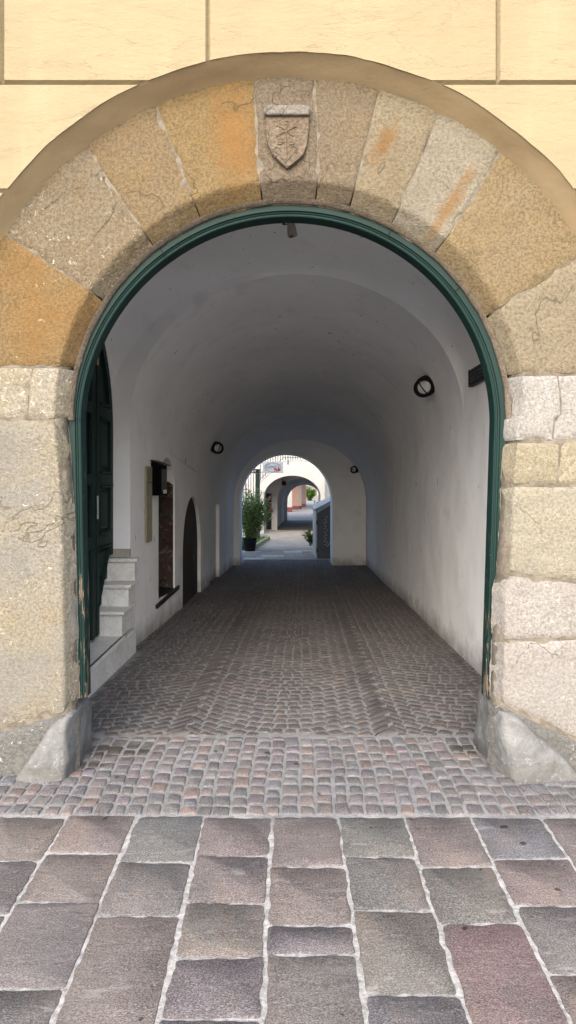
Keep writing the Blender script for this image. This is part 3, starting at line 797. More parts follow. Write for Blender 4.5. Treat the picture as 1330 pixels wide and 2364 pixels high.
def tunnel():
    Y1 = 12.6; n = 60; m_ = 48; vs = []; fs = []; k = m_+1
    for j in range(n+1):
        v = j/n
        for i in range(m_+1):
            a = math.pi*(1-i/m_); s_ = (math.cos(a)+1)/2
            Y0 = 2.93+(2.62-2.93)*s_; Y = Y0+(Y1-Y0)*v
            if j == 0:
                X = txl(2.93)+(txr(2.62)-txl(2.93))*s_; z = ZS-.01+1.35*math.sin(a); vs.append((X, Y, z)); continue
            p = vault_pt(Y, a); nz = .018*noise.noise(Vector((p.x*.9, Y*.8, p.z*.9)))*min(1, j/6)
            c = Vector((.15, Y, 1.2)); p += (p-c).normalized()*nz
            vs.append(tuple(p))
    for j in range(n):
        for i in range(m_): fs.append((j*k+i, j*k+i+1, (j+1)*k+i+1, (j+1)*k+i))
    base = len(vs)                    # right wall
    for j in range(n+1):
        x, y, z = vs[j*k+m_]; vs.append((x, y, zg(y)-.05))
    for j in range(n): fs.append((j*k+m_, base+j, base+j+1, (j+1)*k+m_))
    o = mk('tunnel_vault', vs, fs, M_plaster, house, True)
    # left wall with its openings
    from mathutils.geometry import tessellate_polygon
    top = [(vs[j*k][1], vs[j*k][2]) for j in range(n+1)]
    # the vault rises from the same line so nothing shows between them
    outer = [(2.93, -.3)]+[(12.6, -.7)]+top[::-1]
    def arch_hole(ya, yb, z0, zspr, rise, seg=14):
        c = (ya+yb)/2; h_ = (yb-ya)/2
        return [(yb, z0), (ya, z0), (ya, zspr)]+[(c-h_*math.cos(math.pi*i/seg), zspr+rise*math.sin(math.pi*i/seg)) for i in range(1, seg)]+[(yb, zspr)]
    holes = [arch_hole(4.22, 5.22, .17, 1.45, .38), arch_hole(5.80, 7.45, zg(6.4)-.35, .52, .80), [(9.9, -.9+.3), (8.55, -.9+.3), (8.55, 1.12), (9.9, 1.12)]]
    def X(y, z): return txl(y)+.018*noise.noise(Vector((txl(y)*.9, y*.8, z*.9)))*0
    loops = [[Vector((y, z, 0)) for y, z in lp] for lp in [outer]+holes]
    tris = tessellate_polygon(loops); pts = [p for lp in loops for p in lp]
    vv = [(X(p.x, p.y), p.x, p.y) for p in pts]; ff = [tuple(t) for t in tris]
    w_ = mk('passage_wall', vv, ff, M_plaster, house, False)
    # recesses
    dep = [.42, .07, .07]
    for hl, dp in zip(holes, dep):
        A = [Vector((X(y, z), y, z)) for y, z in hl]; B = [p+Vector((-dp, 0, 0)) for p in A]; m2 = len(A)
        MB().add(A+B, [(i, (i+1) % m2, m2+(i+1) % m2, m2+i) for i in range(m2)]).build('recess_sides', M_plaster, house)
    for hl, dp, nm, mt in ((holes[0], .42, 'recess_back', M_fresco), (holes[2], .07, 'recess_back', M_plaster)):
        B = [(X(y, z)-dp, y, z) for y, z in hl]; mk(nm, B, [tuple(range(len(B)))], mt, house)
    # crumbling masonry on the far side of the niche, facing the street
    b = MB(); z0 = .18; zt = 1.60
    xw = txl(5.2); b.add([(xw-.02, 5.205, z0), (xw-.40, 5.205, z0), (xw-.40, 5.205, 1.6), (xw-.2, 5.205, 1.62), (xw-.02, 5.205, 1.50)], [(0,1,2,3,4)])
    b.build('bare_masonry', M_fresco, house)
    # dark plank door set in the low arch
    dd = thing('cellar_door', 'low dark arched plank door in the left passage wall', 'door', (txl(6.475)-.03, 6.475, zg(6.4)))
    hl = [(y-6.475, z-zg(6.4)) for y, z in arch_hole(5.81, 7.44, zg(6.4)-.1, .52, .79)]
    dd.rotation_euler = (0, 0, 0)
    MB().prism_x(hl, -.05, .0).build('door_panel', M_wood, dd)
    for i in range(1, 9):
        yb = -.665+i*.148; MB().box(.001, .006, yb-.004, yb+.004, .02, 1.15).build('plank_joint', M_black, dd)
    MB().box(.0, .02, .35, .42, .55, .62).build('lock_plate', M_iron, dd)
    # slate sill
    s_ = MB(); xa, xb = txl(4.1), txl(5.3)
    s_.add([(xa+.02, 4.06, .115), (xb+.03, 5.42, .13), (xb-.38, 5.42, .17), (xa-.38, 4.06, .17), (xa+.02, 4.06, .16), (xb+.03, 5.42, .175), (xb-.38, 5.42, .21), (xa-.38, 4.06, .21)],
           [(0,3,2,1),(4,5,6,7),(0,1,5,4),(1,2,6,5),(2,3,7,6),(3,0,4,7)]).build('niche_sill', M_slate, house)
    # far end wall with its opening
    def ring(y0, y1, nm, sx=0):
        xl, xr, zs, rr_ = sec(12.6); rr = 1.095; c = -.045; z_s = 1.07
        hole = arc(c+sx, z_s, rr, math.pi, 0, 40); hole = [(x, z_s+(z-z_s)*1.02) for x, z in hole]
        poly = [(-6, -1.2), (c-rr+sx, -1.2)]+hole+[(c+rr+sx, -1.2), (6, -1.2), (6, 6.5), (-6, 6.5)]
        return MB().prism_y(poly, y0, y1).build(nm, M_plaster, house)
    ring(12.6, 13.5, 'courtyard_wall')
    MB().box(-7, 7, .5, 13.55, 7.9, 8.1).build('roof_slab', M_plaster, house)  # unseen slab, added above the vault to block sun and sky light
    MB().box(-7.1, -6.9, .01, 13.5, -1.2, 7.89).build('side_wall', M_stucco, house); MB().box(6.9, 7.1, .01, 13.5, -1.2, 7.89).build('side_wall', M_stucco, house)  # unseen boxes, added to keep outside light from entering at the sides
tunnel()
# ---- marble steps in the left recess
st = thing('marble_steps', 'grey white marble steps climbing beside the open green door leaf', 'steps', (-1.58, 1.9, 0))
def sb(x0, x1, y0, y1, z0, z1, nm, mat=M_marble, bev=.004):
    return MB().box(x0+1.58, x1+1.58, y0-1.9, y1-1.9, z0, z1).build(nm, mat, st, False, bev)
XR = -1.44
sb(-1.72, XR-.012, .62, 2.93, -.2, .135, 'plinth'); sb(-1.72, XR, .6, 2.44, .137, .172, 'landing', M_marble, .005)
sb(XR-.035, XR-.02, .6, 2.42, .1725, .175, 'anti_slip_strip', M_iron, 0)
tops = [(.40, 2.40), (.605, 2.60), (.82, 2.80)]; prev = .174
for i, (zt, yf) in enumerate(tops):
    xr = XR-.012*(1-i)+.0; 
    sb(-1.715, xr-.015, yf+.02, 2.925, prev, zt-.034, 'riser'); sb(-1.715, xr+.012, yf-.015, 2.927, zt-.032, zt, 'tread', M_marble, .006); prev = zt+.002
sb(-1.715, txl(2.93)+.004, 2.895, 2.94, .822, .90, 'skirting', plain('grey_stone_skirting', (.36, .34, .29, 1), .7))
# ---- open green door leaf folded back along the recess
leaf = thing('door_leaf', 'dark green panelled arched door leaf folded open against the left wall', 'door', (-1.70, .6, 0))
def leafbuild():
    yc, rr, zs = 1.72-.6, 1.14, 2.02
    bot = [(-.02, .19), (1.62, .19), (1.62, .22), (1.79, .22), (1.79, .43), (1.98, .43), (1.98, .64), (2.17, .64), (2.17, .85), (2.26, .85)]
    top = [(yc+rr*math.cos(math.pi*i/28), zs+rr*math.sin(math.pi*i/28)) for i in range(29)]
    poly = bot+top
    MB().prism_x(poly, -.012, .012).build('panel_board', M_door, leaf)
    # outer arched stile
    out = [(yc+rr*math.cos(math.pi*i/28), zs+rr*math.sin(math.pi*i/28)) for i in range(29)]
    inn = [(yc+(rr-.09)*math.cos(math.pi*i/28), zs+(rr-.09)*math.sin(math.pi*i/28)) for i in range(29)]
    a = MB(); n = 29
    vs = [(.013, y, z) for y, z in out]+[(.013, y, z) for y, z in inn]+[(.045, y, z) for y, z in out]+[(.045, y, z) for y, z in inn]
    fs = []
    for i in range(n-1): fs += [(2*n+i, 2*n+i+1, 3*n+i+1, 3*n+i), (i, i+1, 2*n+i+1, 2*n+i), (n+i, 3*n+i, 3*n+i+1, n+i+1)]
    a.add(vs, fs); a.box(.013, .045, yc+rr-.09, yc+rr, .86, zs)
    a.build('stile', M_door, leaf, False)
    for yb in (1.55, 1.70): MB().box(.014, .05, yb, yb+.10 if yb < 1.6 else yb+.075, .20, 2.85).build('stile', M_door, leaf, False, .006)
    for z in (2.17, 1.56, 1.02):
        r = MB(); r.box(.014, .048, 1.775, 2.17, z-.05, z+.05); r.box(.014, .048, .1, 1.55, z-.05, z+.05); r.build('rail', M_door, leaf, False, .006)
        r = MB(); r.box(.048, .066, 1.79, 2.15, z+.052, z+.075); r.box(.048, .062, 1.79, 2.15, z-.075, z-.055); r.build('moulding', M_door, leaf, False, .005)
    for z0, z1 in ((1.67, 2.07), (1.12, 1.46), (.70, .92)):
        MB().box(.012, .034, 1.86, 2.10, z0, z1).build('raised_panel', M_door, leaf, False, .014)
    b = MB(); b.bar((.03, 1.74, .45), (.03, 2.14, .95), .03, 6); b.build('brace', M_door, leaf)
    h_ = MB(); h_.bar((.056, 1.688, 2.55), (.056, 1.688, 2.72), .008, 8); h_.build('hinge', plain('brass', (.45, .33, .15, 1), .4, .6), leaf)
    h_ = MB(); h_.bar((.056, 1.688, 1.22), (.056, 1.688, 1.42), .008, 8); h_.build('hinge', M_zinc, leaf)
leafbuild()
# small flush hatch outline on the pier
# ---- lamps
def bulkhead(px, py, r, label, roll, side):
    p = vault_hit(px, py); c = Vector((.15, p.y, 1.6)); nrm = (c-p); nrm.y = 0; nrm.normalize(); nrm = (nrm*.75+Vector((0, -.75, 0))).normalized()
    q = nrm.to_track_quat('Z', 'Y'); t = thing('wall_lamp', label, 'lamp', p+nrm*.04, 0, 'bulkhead lamps along the tunnel')
    t.rotation_mode = 'QUATERNION'; t.rotation_quaternion = q @ Matrix.Rotation(roll, 4, 'Z').to_quaternion()
    def ringm(r0, r1, z0, z1, n=28, sx=1.25):
        b = MB(); vs = []
        for i in range(n):
            a = 2*math.pi*i/n; c_, s_ = math.cos(a)*sx, math.sin(a)
            vs += [(r0*c_, r0*s_, z0), (r1*c_, r1*s_, z0), (r1*c_*.94, r1*s_*.94, z1), (r0*c_, r0*s_, z1)]
        fs = []
        for i in range(n):
            j = (i+1) % n
            for k in range(4): fs.append((4*i+k, 4*j+k, 4*j+(k+1) % 4, 4*i+(k+1) % 4))
        return b.add(vs, fs)
    ringm(0.001, r*1.0, -.12, .04).build('housing', M_black, t, True)
    ringm(r*.66, r*1.04, .035, .085).build('cover_ring', M_black, t, True)
    b = MB(); n = 24; rings = 6; vs = []; fs = []
    for k in range(rings+1):
        a = k/rings*math.pi/2
        for i in range(n): vs.append((r*.75*math.cos(a)*1.25*math.cos(2*math.pi*i/n), r*.75*math.cos(a)*math.sin(2*math.pi*i/n), .045+.055*math.sin(a)))
    for k in range(rings):
        for i in range(n): fs.append((k*n+i, k*n+(i+1) % n, (k+1)*n+(i+1) % n, (k+1)*n+i))
    b.add(vs, fs).build('glass_lens', M_glassw, t, True)
    b = MB(); pts = [(0, r*math.cos(a), .06+.055*math.sin(a)) for a in [math.pi*i/12 for i in range(13)]]
    b.path(pts, .007)
    b.build('guard_bar', M_black, t, True)
    return t
bulkhead(990, 886, .105, 'black oval wall lamp nearest on the right side of the vault', 0.5, 1)
bulkhead(494, 1031, .10, 'black wall lamp on the left side of the vault deep in the passage', -.3, -1)
bulkhead(824, 1083, .085, 'small black wall lamp far on the right by the end arch', .4, 1)
# ---- hanging lamp socket
p = W(670, 506, .95)
t = thing('lamp_socket', 'rusty grey cylindrical lamp socket hanging under the crown of the vault', 'lamp socket', p)
k = 4.65/F
b = MB(); b.bar((0, 0, .45), (0, 0, -.02), .004, 6); b.build('cable', M_black, t, True)
b = MB(); b.bar((-.018, 0, .3), (-.02, 0, -.03), .0012, 5); b.build('wire', M_iron, t); b = MB(); b.bar((.02, 0, .3), (.016, 0, -.03), .0012, 5); b.build('wire', M_iron, t)
M_sock = plain('stained_grey_porcelain', (.33, .30, .25, 1), .7, 0, (40, .5, .01))
b = MB(); b.bar((0, 0, -.012), (.005, 0, -.02), .018, 20, .026); b.bar((.005, 0, -.02), (.009, 0, -.058), .026, 20, .028); b.bar((.009, 0, -.060), (.016, 0, -.112), .030, 20, .034); b.build('socket_body', M_sock, t, True)
b = MB(); b.bar((.0155, 0, -.1125), (.016, 0, -.1135), .024, 16); b.build('socket_mouth', M_black, t)
b = MB(); b.bar((-.02, 0, -.035), (-.036, -.01, -.037), .004, 8); b.bar((-.036, -.01, -.037), (-.052, -.012, -.037), .009, 8, .006); b.build('screw_knob', M_iron, t, True)
# ---- board and letter box on the left wall
ang = math.atan(.0234)
y0 = 3.66; t = thing('notice_board', 'narrow greenish beige notice board on the left wall beside the black box', 'sign', (txl(y0), y0, .9), -ang)
MB().box(.002, .022, -.135, .135, 0, .80).build('board', M_board, t, False, .003)
b = MB(); b.box(.0225, .025, -.135, .135, .63, .64); b.build('header_strip', M_iron, t)
b = MB()
for i in range(5): b.box(.0225, .0235, -.08+.012*(i % 2), .06-.02*(i % 3), .67+.02*i, .675+.02*i)
b.build('faded_lines', M_iron, t)
y0 = 3.82
t = thing('letter_box', 'black metal box with a sloping lid mounted on the left wall', 'letter box', (txl(y0), y0, 1.39), -ang)
MB().prism_y([(0.002, 0), (.105, 0), (.105, .33), (0.002, .37)], 0, .36).build('body', M_boxb, t, False, .004)
MB().prism_y([(-0.0, .375), (.14, .325), (.142, .337), (0, .39)], -.02, .40).build('lid', M_black, t, False, .002)
MB().box(.106, .111, .05, .33, .04, .29).build('front_flap', M_iron, t, False, .002)
MB().box(.112, .114, .12, .30, .02, .06).build('paper_slip', M_white, t)
# ---- vent plate on the right wall
t = thing('wall_plate', 'dark grey metal plate fixed high on the right wall behind the frame', 'plate', (txr(2.0), 2.0, 2.43), 0)
b = MB().prism_x([(-.24, -.02), (.26, -.13), (.26, .02), (-.24, .14)], -.028, -.008) if False else MB().prism_x([(-.26, -.06), (.24, -.06), (.24, .07), (-.26, .07)], -.03, .0)
b.build('plate', M_iron, t, False, .004)
b = MB()
for i in range(4): b.box(-.038, -.031, -.23, .21, -.04+.028*i, -.03+.028*i)
b.build('louvres', M_dsteel, t)
b = MB(); b.prism_x([(-.28, -.075), (.26, -.075), (.26, -.062), (-.28, -.062)], -.036, 0); b.prism_x([(.242, -.06), (.26, -.06), (.26, .07), (.242, .07)], -.036, 0); b.build('frame', M_black, t)

# ------------------------------------------------------------------ courtyard
def Wz(px, py, Y): p = W(px, py, Y); return (p.x, p.z)
M_yw = MT('courtyard_limewash', .92, .1); M_yw.col(M_yw.mix(M_yw.ramp(M_yw.noise(1.2, 6, .7), [(.4, 0.0), (.75, .6)]), (.40, .395, .38, 1), (.31, .305, .29, 1))); M_yw.bump(M_yw.noise(6, 5), .4, .03); M_yw = M_yw.m
def ell(cx, zs, a, r, n=32): return [(cx-a*math.cos(math.pi*i/n), zs+r*math.sin(math.pi*i/n)) for i in range(n+1)]
# stair bridge
br = thing('stair_bridge', 'white arched stair bridge with iron railing crossing the courtyard', 'bridge', (0, 31, zg(31)))
cxb = Wz(675, 0, 31)[0]
poly = [(-1.40, -.2), (cxb-1.42, -.2)]+[(x, z-zg(31)) for x, z in ell(cxb, .74, 1.42, 1.07)]+[(cxb+1.42, -.2), (1.84, -.2), (1.84, Wz(0, 1064, 31)[1]-zg(31)), (Wz(655, 0, 31)[0], Wz(0, 1064, 31)[1]-zg(31)), (-1.40, Wz(0, 1114, 31)[1]-zg(31))]
MB().prism_y(poly, 0, 2.49).build('arch_wall', M_yw, br)
zt = Wz(0, 1064, 31)[1]-zg(31); zl = Wz(0, 1114, 31)[1]-zg(31); xk = Wz(655, 0, 31)[0]
b = MB(); b.box(xk, 1.84, -.03, 1.33, zt+.002, zt+.05); b.add([(-1.42, -.03, zl), (xk, -.03, zt), (xk, 1.33, zt), (-1.42, 1.33, zl), (-1.42, -.03, zl+.05), (xk, -.03, zt+.05), (xk, 1.33, zt+.05), (-1.42, 1.33, zl+.05)], [(0,3,2,1),(4,5,6,7),(0,1,5,4),(1,2,6,5),(2,3,7,6),(3,0,4,7)])
b.build('coping', M_zinc, br)
rl = thing('railing', 'thin dark iron railing on top of the white stair bridge', 'railing', (0, 31.05, zt+zg(31)+.05))
def topz(x): return 0 if x > xk else (zl-zt)*(xk-x)/(xk+1.40)
b = MB(); b.path([(-1.4, 0, topz(-1.4)+.95), (xk, 0, .95), (1.84, 0, .95)], .02); b.build('top_rail', M_iron, rl)
b = MB(); b.path([(-1.4, 0, topz(-1.4)+.12), (xk, 0, .12), (1.84, 0, .12)], .012); b.build('bottom_rail', M_iron, rl)
x = -1.38
while x < 1.84:
    MB().bar((x, 0, topz(x)), (x, 0, topz(x)+.95), .019, 6).build('baluster', M_iron, rl); x += .125
MB().bar((Wz(665, 0, 31)[0], -.08, -.22), (Wz(665, 0, 31)[0], -.08, .95), .022, 6).build('post', M_iron, rl)
# second house with passage
h2 = thing('rear_house', 'white rear house with a second vaulted passage under the bridge', 'house', (0, 33.5, zg(31)))
G = zg(31)
c2, a2 = .64, 1.22
poly = [(-6, -.2), (c2-a2, -.2)]+[(x, z-G) for x, z in ell(c2, .55, a2, 1.16)]+[(c2+a2, -.2), (2.3, -.2), (2.3, 7.5), (-6, 7.5)]
MB().prism_y(poly, 0, .35).build('front_wall', M_yw, h2)
vs = []; fs = []; n = 32
for j in range(9):
    v = j/8; Y = .35+(8.5-.35)*v
    pr = [(-a2, -.3)]+[(-a2*math.cos(math.pi*i/n), .55-G+1.16*math.sin(math.pi*i/n)) for i in range(n+1)]+[(a2, -.3)]
    for x, z in pr: vs.append((c2+.42*v+x*1.08, Y, z+.05-.35*v if z > 0 else z))
kk = n+3
for j in range(8):
    for i in range(kk-1): fs.append((j*kk+i, j*kk+i+1, (j+1)*kk+i+1, (j+1)*kk+i))
mk('passage_vault', vs, fs, M_plaster, h2, True)
c3, a3 = 1.11, 1.15
poly = [(-6, -.2), (c3-a3, -.2)]+[(x, z-G) for x, z in ell(c3, .22, a3, 1.07)]+[(c3+a3, -.2), (5, -.2), (5, 7.5), (-6, 7.5)]
MB().prism_y(poly, 8.5, 9.2).build('rear_wall', M_plaster, h2)
MB().box(-6, 5, -.0, 9.2, 7.51, 7.7).build('roof_slab', M_yw, h2)
xa, z1 = Wz(615, 1139, 33.5); xb, z0 = Wz(627, 1222, 33.5)
wn = MB().box(xa, xb, -.02, .0, z0-G, z1-G).build('window', M_black, h2)
for i in range(4): MB().bar((xa+.03+i*(xb-xa-.06)/3, -.05, z0-G), (xa+.03+i*(xb-xa-.06)/3, -.05, z1-G), .012, 6).build('window_bar', M_iron, wn)
MB().box(xa-.15, xb+.3, -.12, -.025, 0, z0-G-.02).build('plinth', M_yw, h2)
t = thing('globe_lamp', 'dark round lamp under the bridge before the second passage', 'lamp', W(656, 1116, 33.3))
b = MB(); nn = 12
vs = [(.13*math.sin(math.pi*k/8)*math.cos(2*math.pi*i/nn), .13*math.sin(math.pi*k/8)*math.sin(2*math.pi*i/nn), .13*math.cos(math.pi*k/8)) for k in range(9) for i in range(nn)]
b.add(vs, [(k*nn+i, k*nn+(i+1) % nn, (k+1)*nn+(i+1) % nn, (k+1)*nn+i) for k in range(8) for i in range(nn)]); b.build('globe', M_black, t, True)
b = MB(); b.bar((0, 0, .1), (-.1, .2, .2), .02); b.build('arm', M_black, t)
# left courtyard wall, right yellow house
lw = thing('side_wall', 'pale limewashed wall behind the iron gate on the left of the courtyard', 'wall', (-1.9, 27, zg(27)))
MB().box(-3, .05, 0, .3, -.3, 2.35).build('wall', M_yw, lw); MB().box(-3.02, .08, -.03, .33, 2.352, 2.43).build('coping', M_zinc, lw)
yh = thing('yellow_house', 'yellow plastered house behind the stair bridge on the right', 'house', (2.25, 36, zg(36)))
MB().box(.15, 6, 0, 8, -.3, 5.2).build('wall', M_yellow, yh); MB().box(.0, 6.1, -.2, 8.2, 5.21, 5.4).build('roof', M_redbase, yh)
MB().box(.9, 1.8, -.03, .0, 1.5, 2.9).build('window', M_white, yh)
rw = thing('courtyard_side_wall', 'pale courtyard wall standing behind the metal cellar hatch', 'wall', (3.0, 14, zg(20)))
MB().box(0, .3, 0, 16.5, -.6, 3.4).build('wall', M_yw, rw)
# iron gate with green post
gt = thing('iron_gate', 'dark green iron gate with square post behind the oleander', 'gate', (W(595, 0, 23).x, 23, zg(23)))
zt_ = W(0, 1086, 23).z-zg(23)
MB().box(-.085, .085, -.085, .085, 0, zt_).build('post', M_greeniron, gt, False, .01)
MB().box(-.12, .12, -.12, .12, zt_+.001, zt_+.05).build('post_cap', M_greeniron, gt)
for z in (.15, 1.2, zt_-.1): MB().box(-1.2, -.087, -.02, .02, z, z+.04).build('rail', M_greeniron, gt)
for i in range(11): MB().bar((-.16-.1*i, 0, .05), (-.16-.1*i, 0, zt_+.12), .014, 6).build('bar', M_greeniron, gt)
# pub sign
t = thing('pub_sign', 'white hanging pub sign with an oval emblem and red lettering', 'sign', W(630, 1092, 20))
k = 23.7/F; wS = 47*k; hS = 26*k
MB().box(-wS/2, wS/2, -.02, .02, 0, hS).build('panel', M_white, t, False, .004)
b = MB(); pts = [(wS*.40*math.cos(2*math.pi*i/40), -.024, hS/2+hS*.40*math.sin(2*math.pi*i/40)) for i in range(41)]; b.path(pts, .0055, 5); b.build('oval_border', M_ink, t)
def text(body, size, loc, mat, name, parent, shear=0.0, bold=0.0):
    cu = bpy.data.curves.new(name, 'FONT'); cu.body = body; cu.size = size; cu.extrude = .002; cu.shear = shear; cu.offset = bold; cu.align_x = 'CENTER'; cu.resolution_u = 3
    o = bpy.data.objects.new(name, cu); COL.objects.link(o); dg = bpy.context.evaluated_depsgraph_get(); me = bpy.data.meshes.new_from_object(o.evaluated_get(dg)); bpy.data.objects.remove(o)
    o = bpy.data.objects.new(name, me); COL.objects.link(o); me.materials.clear(); me.materials.append(mat); o.parent = parent; o.location = loc; o.rotation_euler = (R(90), 0, 0)
    return o
text("Gino's", .19, (-.04, -.026, hS*.42), M_ink, 'script_lettering', t, .5, -.002)
text("PUB", .115, (wS*.22, -.028, hS*.20), M_red, 'red_lettering', t, 0, .006)
b = MB(); b.bar((-wS/2-.28, 0, hS*.9), (-wS/2, 0, hS*.9), .012); b.bar((-wS/2-.28, 0, hS*.08), (-wS/2, 0, hS*.08), .012); b.bar((-wS/2-.28, 0, -.0), (-wS/2-.28, 0, hS*1.0), .014)
b.bar((-wS/2-.28, 0, 0), (-wS/2-.28, 3.0, 0), .014); b.build('bracket', M_black, t)
# cellar hatch
hx0 = W(729, 0, 14.6).x
ht = thing('cellar_hatch', 'sloping topped dark metal cellar hatch housing with chalk scribbles', 'hatch', (hx0, 14.6, zg(15.5)))
g0 = zg(15.5); zL = W(0, 1180, 14.6).z-g0; zR = W(0, 1158, 14.6).z-g0; wd_ = (768-729)*18.3/F
zE = zL+(zR-zL)*(1.0/wd_)
MB().prism_y([(0, -.05), (1.0, -.05), (1.0, zE), (0, zL)], 0, 2.2).build('body', M_zinc, ht, False, .01)
MB().prism_y([(-.04, zL-.0), (1.04, zE+.0), (1.04, zE+.05), (-.04, zL+.05)], -.05, 2.25).build('top_sheet', M_zinc, ht, False, .006)
dr = MB().prism_y([(.04, .04), (.96, .04), (.96, zE-.06), (.04, zL-.05)], -.022, -.001).build('door', M_dsteel, ht, False, .004)
MB().prism_y([(.30, .35), (.5, .62), (.5, .64), (.29, .36)], -.027, -.0225).build('door_crease', M_zinc, dr); MB().box(.02, .05, -.04, -.02, .2, .3).build('hinge', M_black, dr); MB().box(.02, .05, -.04, -.02, .95, 1.05).build('hinge', M_black, dr)
b = MB(); random.seed(3)
pts = []
for i in range(26):
    t_ = i/25; pts.append((.25+.05*math.sin(i*1.7)+.02*random.random(), -.0245, 1.15-.75*t_+.03*math.sin(i*2.3)))
b.path(pts, .006, 5); b.build('chalk_scribble', plain('chalk', (.32, .33, .34, 1), .9), dr)
# plants
def leafquad(b, p, dr_, up, L, wdt):
    dr_ = dr_.normalized(); s_ = dr_.cross(up).normalized()*wdt/2; mid = p+dr_*L*.5+Vector((0, 0, L*.06)); tip = p+dr_*L-Vector((0, 0, L*.08))
    b.add([p, mid+s_, tip, mid-s_], [(0, 1, 2, 3)])
def shrub(root, n_st, H, spread, mat, L=.14, wdt=.026, seed=1, flowers=0, dens=22, z0=0.0, lean=(0, 0), drop=.2):
    rnd = random.Random(seed); lv = MB(); stm = MB(); fl = MB(); tips = []
    for i in range(n_st):
        a = rnd.uniform(0, 6.283); sp = spread*math.sqrt(rnd.random()); hh = H*rnd.uniform(.45, 1)*(1-.35*sp/spread)
        p0 = Vector((rnd.uniform(-.05, .05), rnd.uniform(-.05, .05), z0)); p1 = Vector((sp*math.cos(a)+lean[0], sp*math.sin(a)+lean[1], z0+hh)); pm = (p0+p1)/2+Vector((0, 0, hh*.18))
        def B(t): return p0*(1-t)**2+pm*2*t*(1-t)+p1*t*t
        stm.path([B(k/5) for k in range(6)], .008, 5); tips.append(p1)
        for k in range(dens):
            t = drop+(1-drop)*(k+rnd.random())/dens; p = B(t); a2_ = rnd.uniform(0, 6.283)
            dv = Vector((math.cos(a2_), math.sin(a2_), rnd.uniform(-.15, .9)))
            leafquad(lv, p, dv, Vector((rnd.uniform(-.4, .4), rnd.uniform(-.4, .4), 1)), L*rnd.uniform(.7, 1.3), wdt*rnd.uniform(.8, 1.2))
    lv.build('foliage', mat, root); stm.build('stems', M_stem, root)
    if flowers:
        tips.sort(key=lambda v: -v.x-v.z*.3)
        for tp in tips[:flowers]:
            fl = MB()
            for k in range(16):
                c = tp+Vector((rnd.gauss(0, .035), rnd.gauss(0, .035), rnd.gauss(.02, .05)))
                a = rnd.uniform(0, 6.28); u = Vector((math.cos(a), math.sin(a), rnd.uniform(-.5, .5)))*.045; v = u.cross(Vector((rnd.random(), .3, 1))).normalized()*.045
                fl.add([c+u, c+v, c-u, c-v], [(0, 1, 2, 3)])
            fl.build('flower_cluster', M_flower, root)
ol = thing('oleander', 'pink flowering oleander bush in a dark pot left of the courtyard', 'potted plant', (W(577, 0, 17.6).x, 17.6, zg(17.6)))
b = MB(); prof = [(0, .15), (.02, .16), (.35, .21), (.38, .235), (.42, .235), (.42, .19), (.36, .18)]; n = 20
vs = [(r_*math.cos(2*math.pi*i/n), r_*math.sin(2*math.pi*i/n), z) for z, r_ in prof for i in range(n)]
b.add(vs, [(k*n+i, k*n+(i+1) % n, (k+1)*n+(i+1) % n, (k+1)*n+i) for k in range(len(prof)-1) for i in range(n)]+[tuple(range(n-1, -1, -1)), tuple(range((len(prof)-1)*n, len(prof)*n))]); b.build('pot', M_black, ol, True)
shrub(ol, 110, 1.92, .60, M_leaf, .20, .038, 5, 3, 34, .34, (.12, 0), .04)
kb = thing('planter_bed', 'low stone edged bed of ground cover beside the oleander', 'planter', (0, 18.2, zg(21)))
A = Vector((W(580, 0, 18.2).x, 0, 0)); B_ = Vector((W(617, 0, 25).x, 6.8, 0))
dz0 = zg(18.2)-zg(21); dz1 = zg(25)-zg(21)
b = MB(); b.add([(A.x, 0, dz0-.05), (A.x+.12, 0, dz0-.05), (B_.x+.12, 6.8, dz1-.05), (B_.x, 6.8, dz1-.05), (A.x, 0, dz0+.14), (A.x+.12, 0, dz0+.14), (B_.x+.12, 6.8, dz1+.14), (B_.x, 6.8, dz1+.14)],
      [(0,3,2,1),(4,5,6,7),(0,1,5,4),(1,2,6,5),(2,3,7,6),(3,0,4,7)]); b.build('stone_edge', plain('mossy_stone', (.28, .29, .20, 1), .9, 0, (20, .5, .02)), kb, False, .01)
b = MB(); b.add([(A.x-.9, 0, dz0+.08), (A.x, 0, dz0+.08), (B_.x, 6.8, dz1+.08), (B_.x-.9, 6.8, dz1+.08)], [(0,1,2,3)]); b.build('soil', M_stem, kb)
rnd = random.Random(9); lv = MB()
for i in range(1800):
    y = rnd.uniform(0, 6.7); xx = A.x+(B_.x-A.x)*y/6.8-rnd.random()*.7; a = rnd.uniform(0, 6.28)
    leafquad(lv, Vector((xx, y, dz0+(dz1-dz0)*y/6.8+.08)), Vector((math.cos(a), math.sin(a), rnd.uniform(.3, 1.5))), Vector((0, 0, 1)), rnd.uniform(.07, .16), .035)
lv.build('ground_cover', M_leaf2, kb)
t = thing('fern', 'small green fern hanging beside the metal hatch', 'plant', (W(718, 0, 17.2).x, 17.2, zg(17.2)+.0)); shrub(t, 14, .55, .22, M_leaf2, .16, .03, 11, 0, 22, 0.2)
t = thing('feathery_shrub', 'thin feathery shrub rising behind the metal hatch', 'shrub', (W(752, 0, 19).x, 19, zg(19))); shrub(t, 22, 2.3, .40, M_leaf2, .20, .035, 12, 0, 30, 0)
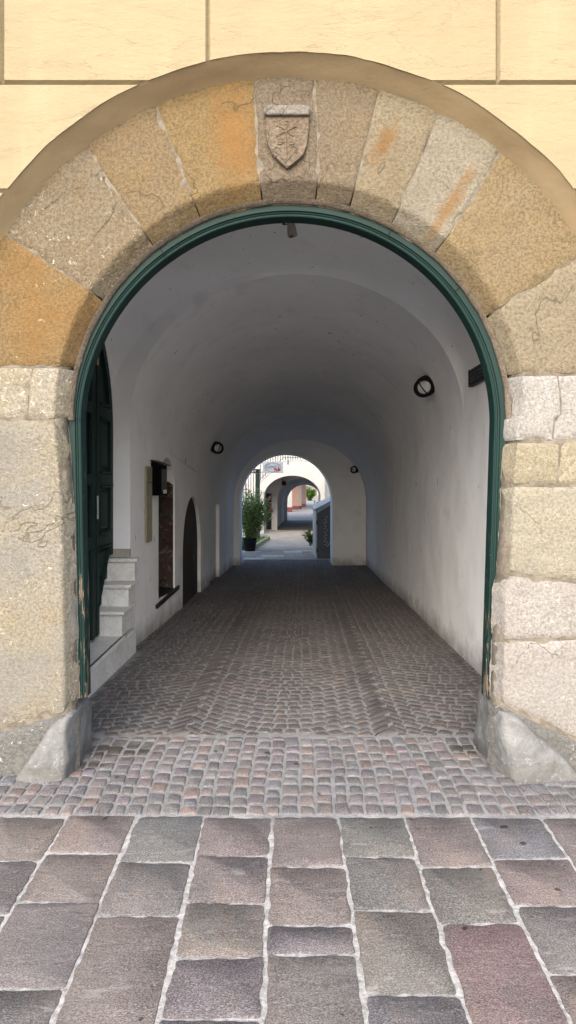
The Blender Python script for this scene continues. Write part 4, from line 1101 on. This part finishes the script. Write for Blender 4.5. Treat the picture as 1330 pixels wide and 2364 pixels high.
t = thing('thin_sapling', 'thin bare sapling standing in front of the second passage', 'shrub', (W(727, 0, 18.2).x, 18.2, zg(18.2))); shrub(t, 5, 1.6, .10, M_leaf2, .15, .03, 13, 0, 22, 0)
# ---- things beyond the second passage
ar = thing('arcade_house', 'salmon and white arcade house with dark red plinth beyond the rear passage', 'house', (0, 55, G))
def colm(p0, p1, yb, Y, m_, nm, mb=None, depth=.5):
    k_ = (Y-CAMY)/F; x0, x1 = (p0-CX)*k_, (p1-CX)*k_; zb = CAMZ-(yb-HY)*k_-G
    MB().box(x0, x1, Y-55, Y-55+depth, zb if mb else -.1, 4.4).build(nm, m_, ar)
    if mb: MB().box(x0-.02, x1+.02, Y-55-.02, Y-55+depth+.02, -.1, zb-.002).build('plinth', mb, ar)
colm(640, 674.5, 1171, 55, M_yw, 'pillar', M_redbase); colm(674, 690, 1168, 60, M_salmon, 'pillar', M_redbase, 1.0); colm(689, 696, 1168, 61.5, M_yw, 'pillar', M_redbase, 1.0)
colm(695, 706, 1163, 66, plain('brown_wall', (.30, .20, .17, 1), .9), 'pillar', M_redbase, 3); colm(703.5, 707, 0, 70, M_yw, 'pillar')
MB().box(-6, 1.9, 1, 16, 4.41, 4.7).build('roof_slab', M_yw, ar); MB().box(1.9, 4.2, 4, 13, 4.41, 4.7).build('canopy', M_yw, ar)
t = thing('green_bush', 'bright green bush before the far stone wall', 'bush', (W(715, 0, 88).x, 88, G)); shrub(t, 60, 2.4, .9, M_leaf2, .3, .16, 21, 0, 30, 0, (0, 0), 0)
t = thing('stone_wall', 'old grey stone wall seen through the rear passage', 'wall', (W(700, 0, 95).x, 95, G))
MB().box(0, W(733, 0, 95).x-W(700, 0, 95).x, 0, .6, -.2, 4.2).build('wall', plain('grey_rubble', (.22, .21, .19, 1), .95, 0, (3, .9, .1)), t)
t = thing('far_white_house', 'white house closing the view beyond the stone wall', 'house', (6.5, 125, G))
MB().box(-12, 14, 0, 6, -.2, 7).build('wall', M_yw, t); MB().box(-12.3, 14.3, -.4, 6.4, 7.01, 7.4).build('roof', M_redbase, t)
